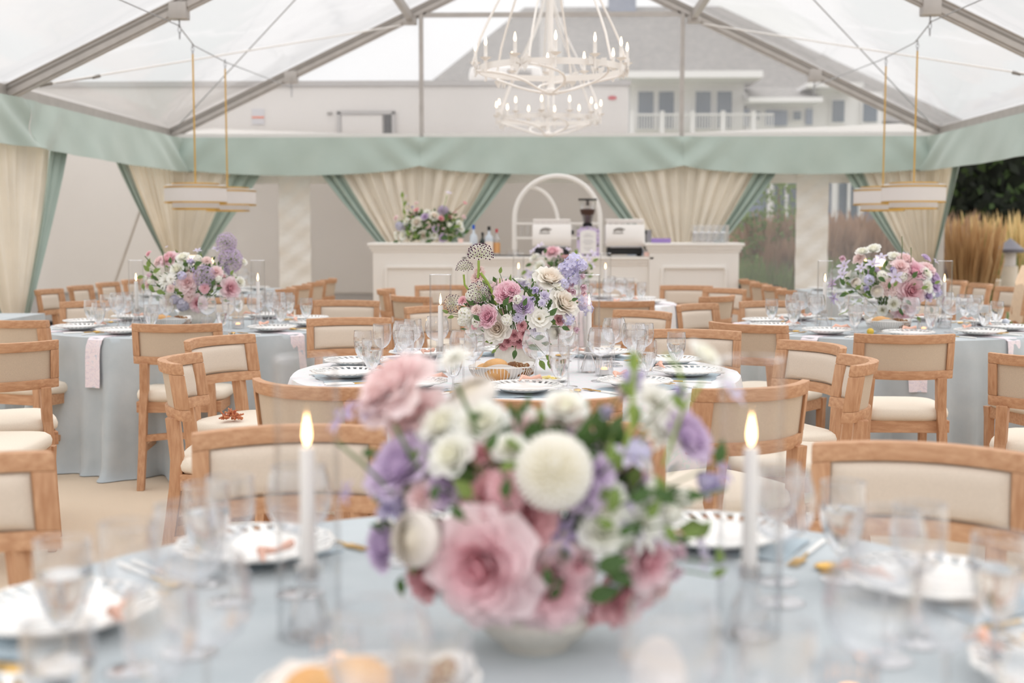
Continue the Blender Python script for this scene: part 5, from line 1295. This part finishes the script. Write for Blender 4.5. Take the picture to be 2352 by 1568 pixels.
flv = [(1630, 1060, 60, 80, 0), (1350, 1250, 75, 15, 0), (1330, 1330, 80, 20, 0), (1245, 1330, 60, 60, 0), (1440, 850, 55, 100, 1), (1435, 920, 60, -80, 1), (1525, 900, 50, -50, 1), (1385, 1165, 45, 150, 1), (1390, 1080, 60, -100, 1), (1420, 1110, 60, 30, 0), (1470, 1090, 60, -30, 0), (1500, 1170, 50, -60, 1), (1540, 1200, 50, 20, 1), (1380, 1030, 50, 90, 1), (1110, 1005, 50, 60, 0), (1140, 1040, 45, 20, 1), (900, 1330, 45, -80, 0), (815, 1040, 40, 10, 0), (845, 1120, 40, -60, 1), (1590, 1230, 50, 60, 1), (1620, 1320, 40, 30, 1), (1640, 1290, 40, 100, 1), (1375, 1270, 60, -20, 0), (1150, 1100, 50, 80, 0), (1060, 1150, 45, 120, 0), (1410, 870, 45, -60, 1), (1240, 1250, 45, -80, 0), (1460, 1150, 50, 60, 1), (1000, 1080, 40, -100, 0), (1550, 1110, 45, -10, 0), (1500, 1100, 45, 120, 1), (1395, 1180, 45, 30, 0)]
fs_ = [([(1040, 870), (1080, 960), (1120, 1060)], 5, 'stem_dark'), ([(1585, 860), (1540, 930), (1500, 1050)], 4, 'stem'), ([(1440, 800), (1432, 850), (1428, 960), (1400, 1060)], 6, 'stem'), ([(770, 1000), (830, 1050), (900, 1120)], 4, 'stem_dark'), ([(1545, 890), (1530, 830), (1500, 800)], 4, 'stem'), ([(1640, 1100), (1580, 1120), (1500, 1150)], 4, 'stem_dark'), ([(900, 960), (925, 1010), (960, 1070)], 5, 'stem_dark')]
arrangement('large blurred pink, white and lilac flowers in a stoneware bowl on the foreground table', (-.02, 1.75, TZ+.0005), 1660, 1215, 1492, (1215, 1170), (380, 260), [(i[0], i[1]-22)+i[2:] for i in fb], flv, fs_, depth=.55, seed=3, back=18, green=420, bowl_r=.085, bowl_h=.07)
# left table
lb_ = conv([(205, 325, 120, 'H'), (570, 400, 260, 'P'), (400, 430, 170, 'p'), (820, 380, 180, 'w'), (750, 560, 200, 'w'), (1390, 170, 290, 'A'), (1460, 430, 350, 'A'), (1160, 660, 310, 'A'), (1180, 420, 170, 'K'), (1340, 590, 170, 'p'), (1520, 840, 280, 'P'), (1640, 750, 150, 'w'), (1650, 450, 120, 'w'), (590, 730, 270, 'd'), (700, 700, 170, 'd'),
  (680, 830, 140, 'K'), (920, 740, 250, 'p'), (1190, 830, 160, 'H'), (930, 970, 180, 'K'), (990, 1030, 140, 'o'), (1050, 1060, 230, 'P'), (620, 1040, 250, 'W'), (830, 1080, 220, 'y'), (720, 1000, 160, 'y'), (230, 690, 80, 's'), (320, 740, 80, 's'), (260, 780, 120, 'p'), (990, 290, 130, 'c'), (950, 420, 110, 'C'), (1250, 270, 150, 'c'), (500, 230, 60, 'c'), (850, 640, 130, 'S'), (1000, 560, 90, 'C'), (1380, 700, 110, 's'), (450, 610, 120, 's'), (300, 640, 120, 'z'), (1050, 400, 130, 's'), (940, 850, 160, 'p')], 6.53, 300, 530)
ll = [(340, 612, 22, 80, 1), (350, 620, 20, 130, 1), (332, 632, 18, 190, 1), (362, 622, 20, 30, 1), (352, 650, 20, -50, 1), (372, 664, 22, -10, 1), (330, 648, 16, -80, 1), (404, 602, 16, 90, 0), (460, 604, 20, 20, 0), (366, 680, 18, 0, 0), (500, 650, 16, 60, 0), (536, 628, 14, 60, 1), (508, 660, 16, 20, 0)]
ls = [([(337, 585), (352, 602), (365, 616)], 1.2, 'stem_dark'), ([(517, 608), (505, 632), (495, 648)], 1.3, 'stem'), ([(500, 600), (492, 625), (488, 640)], 1.3, 'stem'), ([(376, 568), (380, 590), (384, 620)], .8, 'stem_dark')]
arrangement('pink and white flowers with purple alliums on the left table', (-2.15, 7.71, TZ+.0005), 380, 447, 748, (440, 650), (118, 78), lb_, ll, ls, depth=.7, seed=4, bowl_r=.115, bowl_h=.11)
# right table
rb_ = conv([(1090, 755, 90, 'w'), (1175, 735, 100, 'w'), (1065, 800, 110, 'K'), (1440, 900, 150, 'Q'), (1520, 912, 90, 'w'), (1565, 880, 120, 'p'), (1610, 960, 120, 'L'), (1380, 810, 130, 'p'), (1310, 790, 90, 'w'), (1570, 800, 70, 'L'), (1005, 985, 90, 'R'), (1145, 1045, 110, 'R'), (1240, 1010, 150, 'K'), (1405, 1040, 195, 'P'), (1365, 1190, 155, 'P'), (1205, 1190, 75, 'w'), (1270, 1140, 90, 'w'), (960, 870, 120, 'c'), (885, 1110, 90, 'C'),
  (1130, 850, 110, 'c'), (1050, 880, 90, 'c'), (870, 1000, 90, 'C'), (930, 930, 100, 'c'), (1545, 1085, 80, 'L'), (1600, 1010, 90, 'L'), (1520, 1010, 90, 'w'), (1260, 880, 80, 'v'), (1270, 940, 120, 'c'), (1640, 1060, 70, 'S'), (1330, 860, 120, 'p'), (1090, 960, 80, 'S'), (940, 800, 80, 'z'), (1210, 800, 90, 'c'), (1180, 930, 90, 's'), (1420, 790, 80, 'c'), (1640, 830, 60, 'c'), (1330, 940, 90, 's'), (1070, 1020, 70, 'v'), (1640, 990, 60, 's')], 3.35, 1650, 350)
rlv = [(1974, 622, 20, 60, 0), (1990, 630, 20, -30, 0), (1925, 650, 20, 120, 0), (1930, 668, 18, 200, 0), (1945, 658, 16, 40, 1), (2065, 632, 18, 60, 0), (2050, 680, 18, -40, 0), (2040, 700, 18, -60, 0), (2085, 655, 16, 20, 1), (2130, 700, 16, -80, 0), (2012, 655, 16, 90, 0), (2100, 722, 16, -60, 1), (2120, 645, 14, 30, 1), (1960, 680, 16, 200, 1), (2022, 650, 14, 60, 1)]
rs_ = [([(2051, 540), (2053, 565), (2050, 600)], .8, 'stem_dark'), ([(2072, 565), (2073, 600)], .8, 'stem_dark'), ([(1950, 690), (1930, 710), (1915, 716)], .9, 'stem')]
arrangement('round cluster of pink roses and lilac clematis on the right table', (1.99, 7.71, TZ+.0005), 380, 2022, 748, (2032, 655), (118, 74), rb_, rlv, rs_, depth=.75, seed=5, bowl_r=.105, bowl_h=.09)
# rear centre table
cb = conv([(1510, 95, 190, 'P'), (1300, 165, 115, 'w'), (1355, 270, 140, 'w'), (1365, 30, 120, 'c'), (1285, 90, 110, 'c'), (1795, 150, 120, 'w'), (1990, 120, 120, 'c'), (1250, 370, 130, 'c'), (1260, 520, 110, 'v'), (1200, 335, 100, 'C'), (1700, 70, 80, 'c'), (1930, 180, 110, 'c'), (1400, 420, 130, 'P'), (1520, 350, 140, 'W'), (1650, 420, 130, 'L'), (1420, 560, 140, 'p'), (1560, 560, 140, 'w'), (1700, 560, 130, 'P'), (1820, 420, 120, 'l'), (1330, 430, 90, 's'), (1980, 260, 80, 'c')], 5.227, 980, 560)
cl = [(1250, 582, 14, 60, 0), (1222, 605, 16, 200, 0), (1210, 620, 16, 220, 1), (1260, 602, 14, 0, 0), (1322, 585, 14, 90, 1), (1350, 605, 14, -40, 1), (1362, 600, 14, 30, 1), (1230, 650, 14, -60, 0), (1300, 640, 16, 60, 0), (1218, 668, 12, -90, 1), (1280, 650, 14, 30, 0)]
cs_ = [([(1268, 596), (1266, 620), (1270, 660)], 1, 'stem_dark'), ([(1326, 570), (1325, 600), (1310, 650)], 1, 'stem')]
arrangement('loose white, pink and lilac flowers on the rear centre table', (.09, 10.3, TZ+.0005), 284, 1291, 695, (1290, 630), (88, 52), cb, cl, cs_, depth=.7, seed=6, bowl_r=.10, bowl_h=.09)
# on the bar
bb = conv([(365, 565, 120, 'w'), (540, 580, 190, 'W'), (685, 480, 120, 'L'), (845, 470, 170, 'W'), (960, 520, 110, 'o'), (730, 630, 120, 'K'), (870, 695, 100, 'L'), (305, 795, 150, 'w'), (165, 800, 120, 'w'), (655, 805, 165, 'W'), (775, 810, 120, 'w'), (845, 800, 110, 'w'), (990, 840, 135, 'L'), (1270, 610, 130, 'w'), (1300, 690, 110, 'w'), (240, 640, 180, 'y'), (530, 375, 100, 'o'), (510, 240, 90, 'K'), (1190, 400, 80, 'K'), (985, 385, 190, 'G'), (1070, 80, 120, 'c'), (155, 500, 90, 'p'), (500, 680, 100, 'w'), (345, 130, 60, 'c'), (370, 270, 70, 'c'), (290, 240, 60, 'c'), (370, 380, 70, 'c'), (910, 620, 80, 'z'), (1350, 250, 80, 'o'), (1340, 480, 70, 'p'), (720, 400, 90, 'w'), (440, 310, 70, 'v'), (1100, 620, 90, 's'), (250, 890, 80, 'w'), (1000, 680, 70, 'z')], 7.35, 880, 430)
bl = [(918, 452, 16, 90, 1), (922, 470, 14, 70, 1), (926, 490, 14, 110, 1), (945, 545, 18, 30, 1), (938, 540, 18, 120, 1), (955, 550, 18, 60, 0), (970, 520, 18, 30, 0), (1000, 530, 16, 80, 0), (1010, 545, 18, 0, 0), (1030, 530, 18, 40, 0), (1040, 520, 18, 10, 1), (1048, 535, 18, -30, 0), (1064, 535, 16, 40, 0), (1020, 500, 16, 60, 0), (990, 550, 18, 200, 0), (908, 552, 16, 200, 0), (1025, 550, 18, 120, 0), (1050, 548, 16, -60, 0), (935, 525, 16, 60, 0), (980, 545, 18, 90, 0)]
bs_ = [([(1024, 446), (1018, 470), (1012, 500)], .9, 'stem'), ([(1062, 466), (1040, 485), (1025, 500)], .9, 'bench_wood'), ([(920, 445), (924, 480), (926, 520)], 1.2, 'stem')]
arrangement('wide low flower arrangement with dark greenery on the left bar plinth', (-1.215, 12.98, 1.22), 231, 985, 556, (985, 520), (86, 46), bb, bl, bs_, bowl=False, depth=.55, seed=7, green=900)
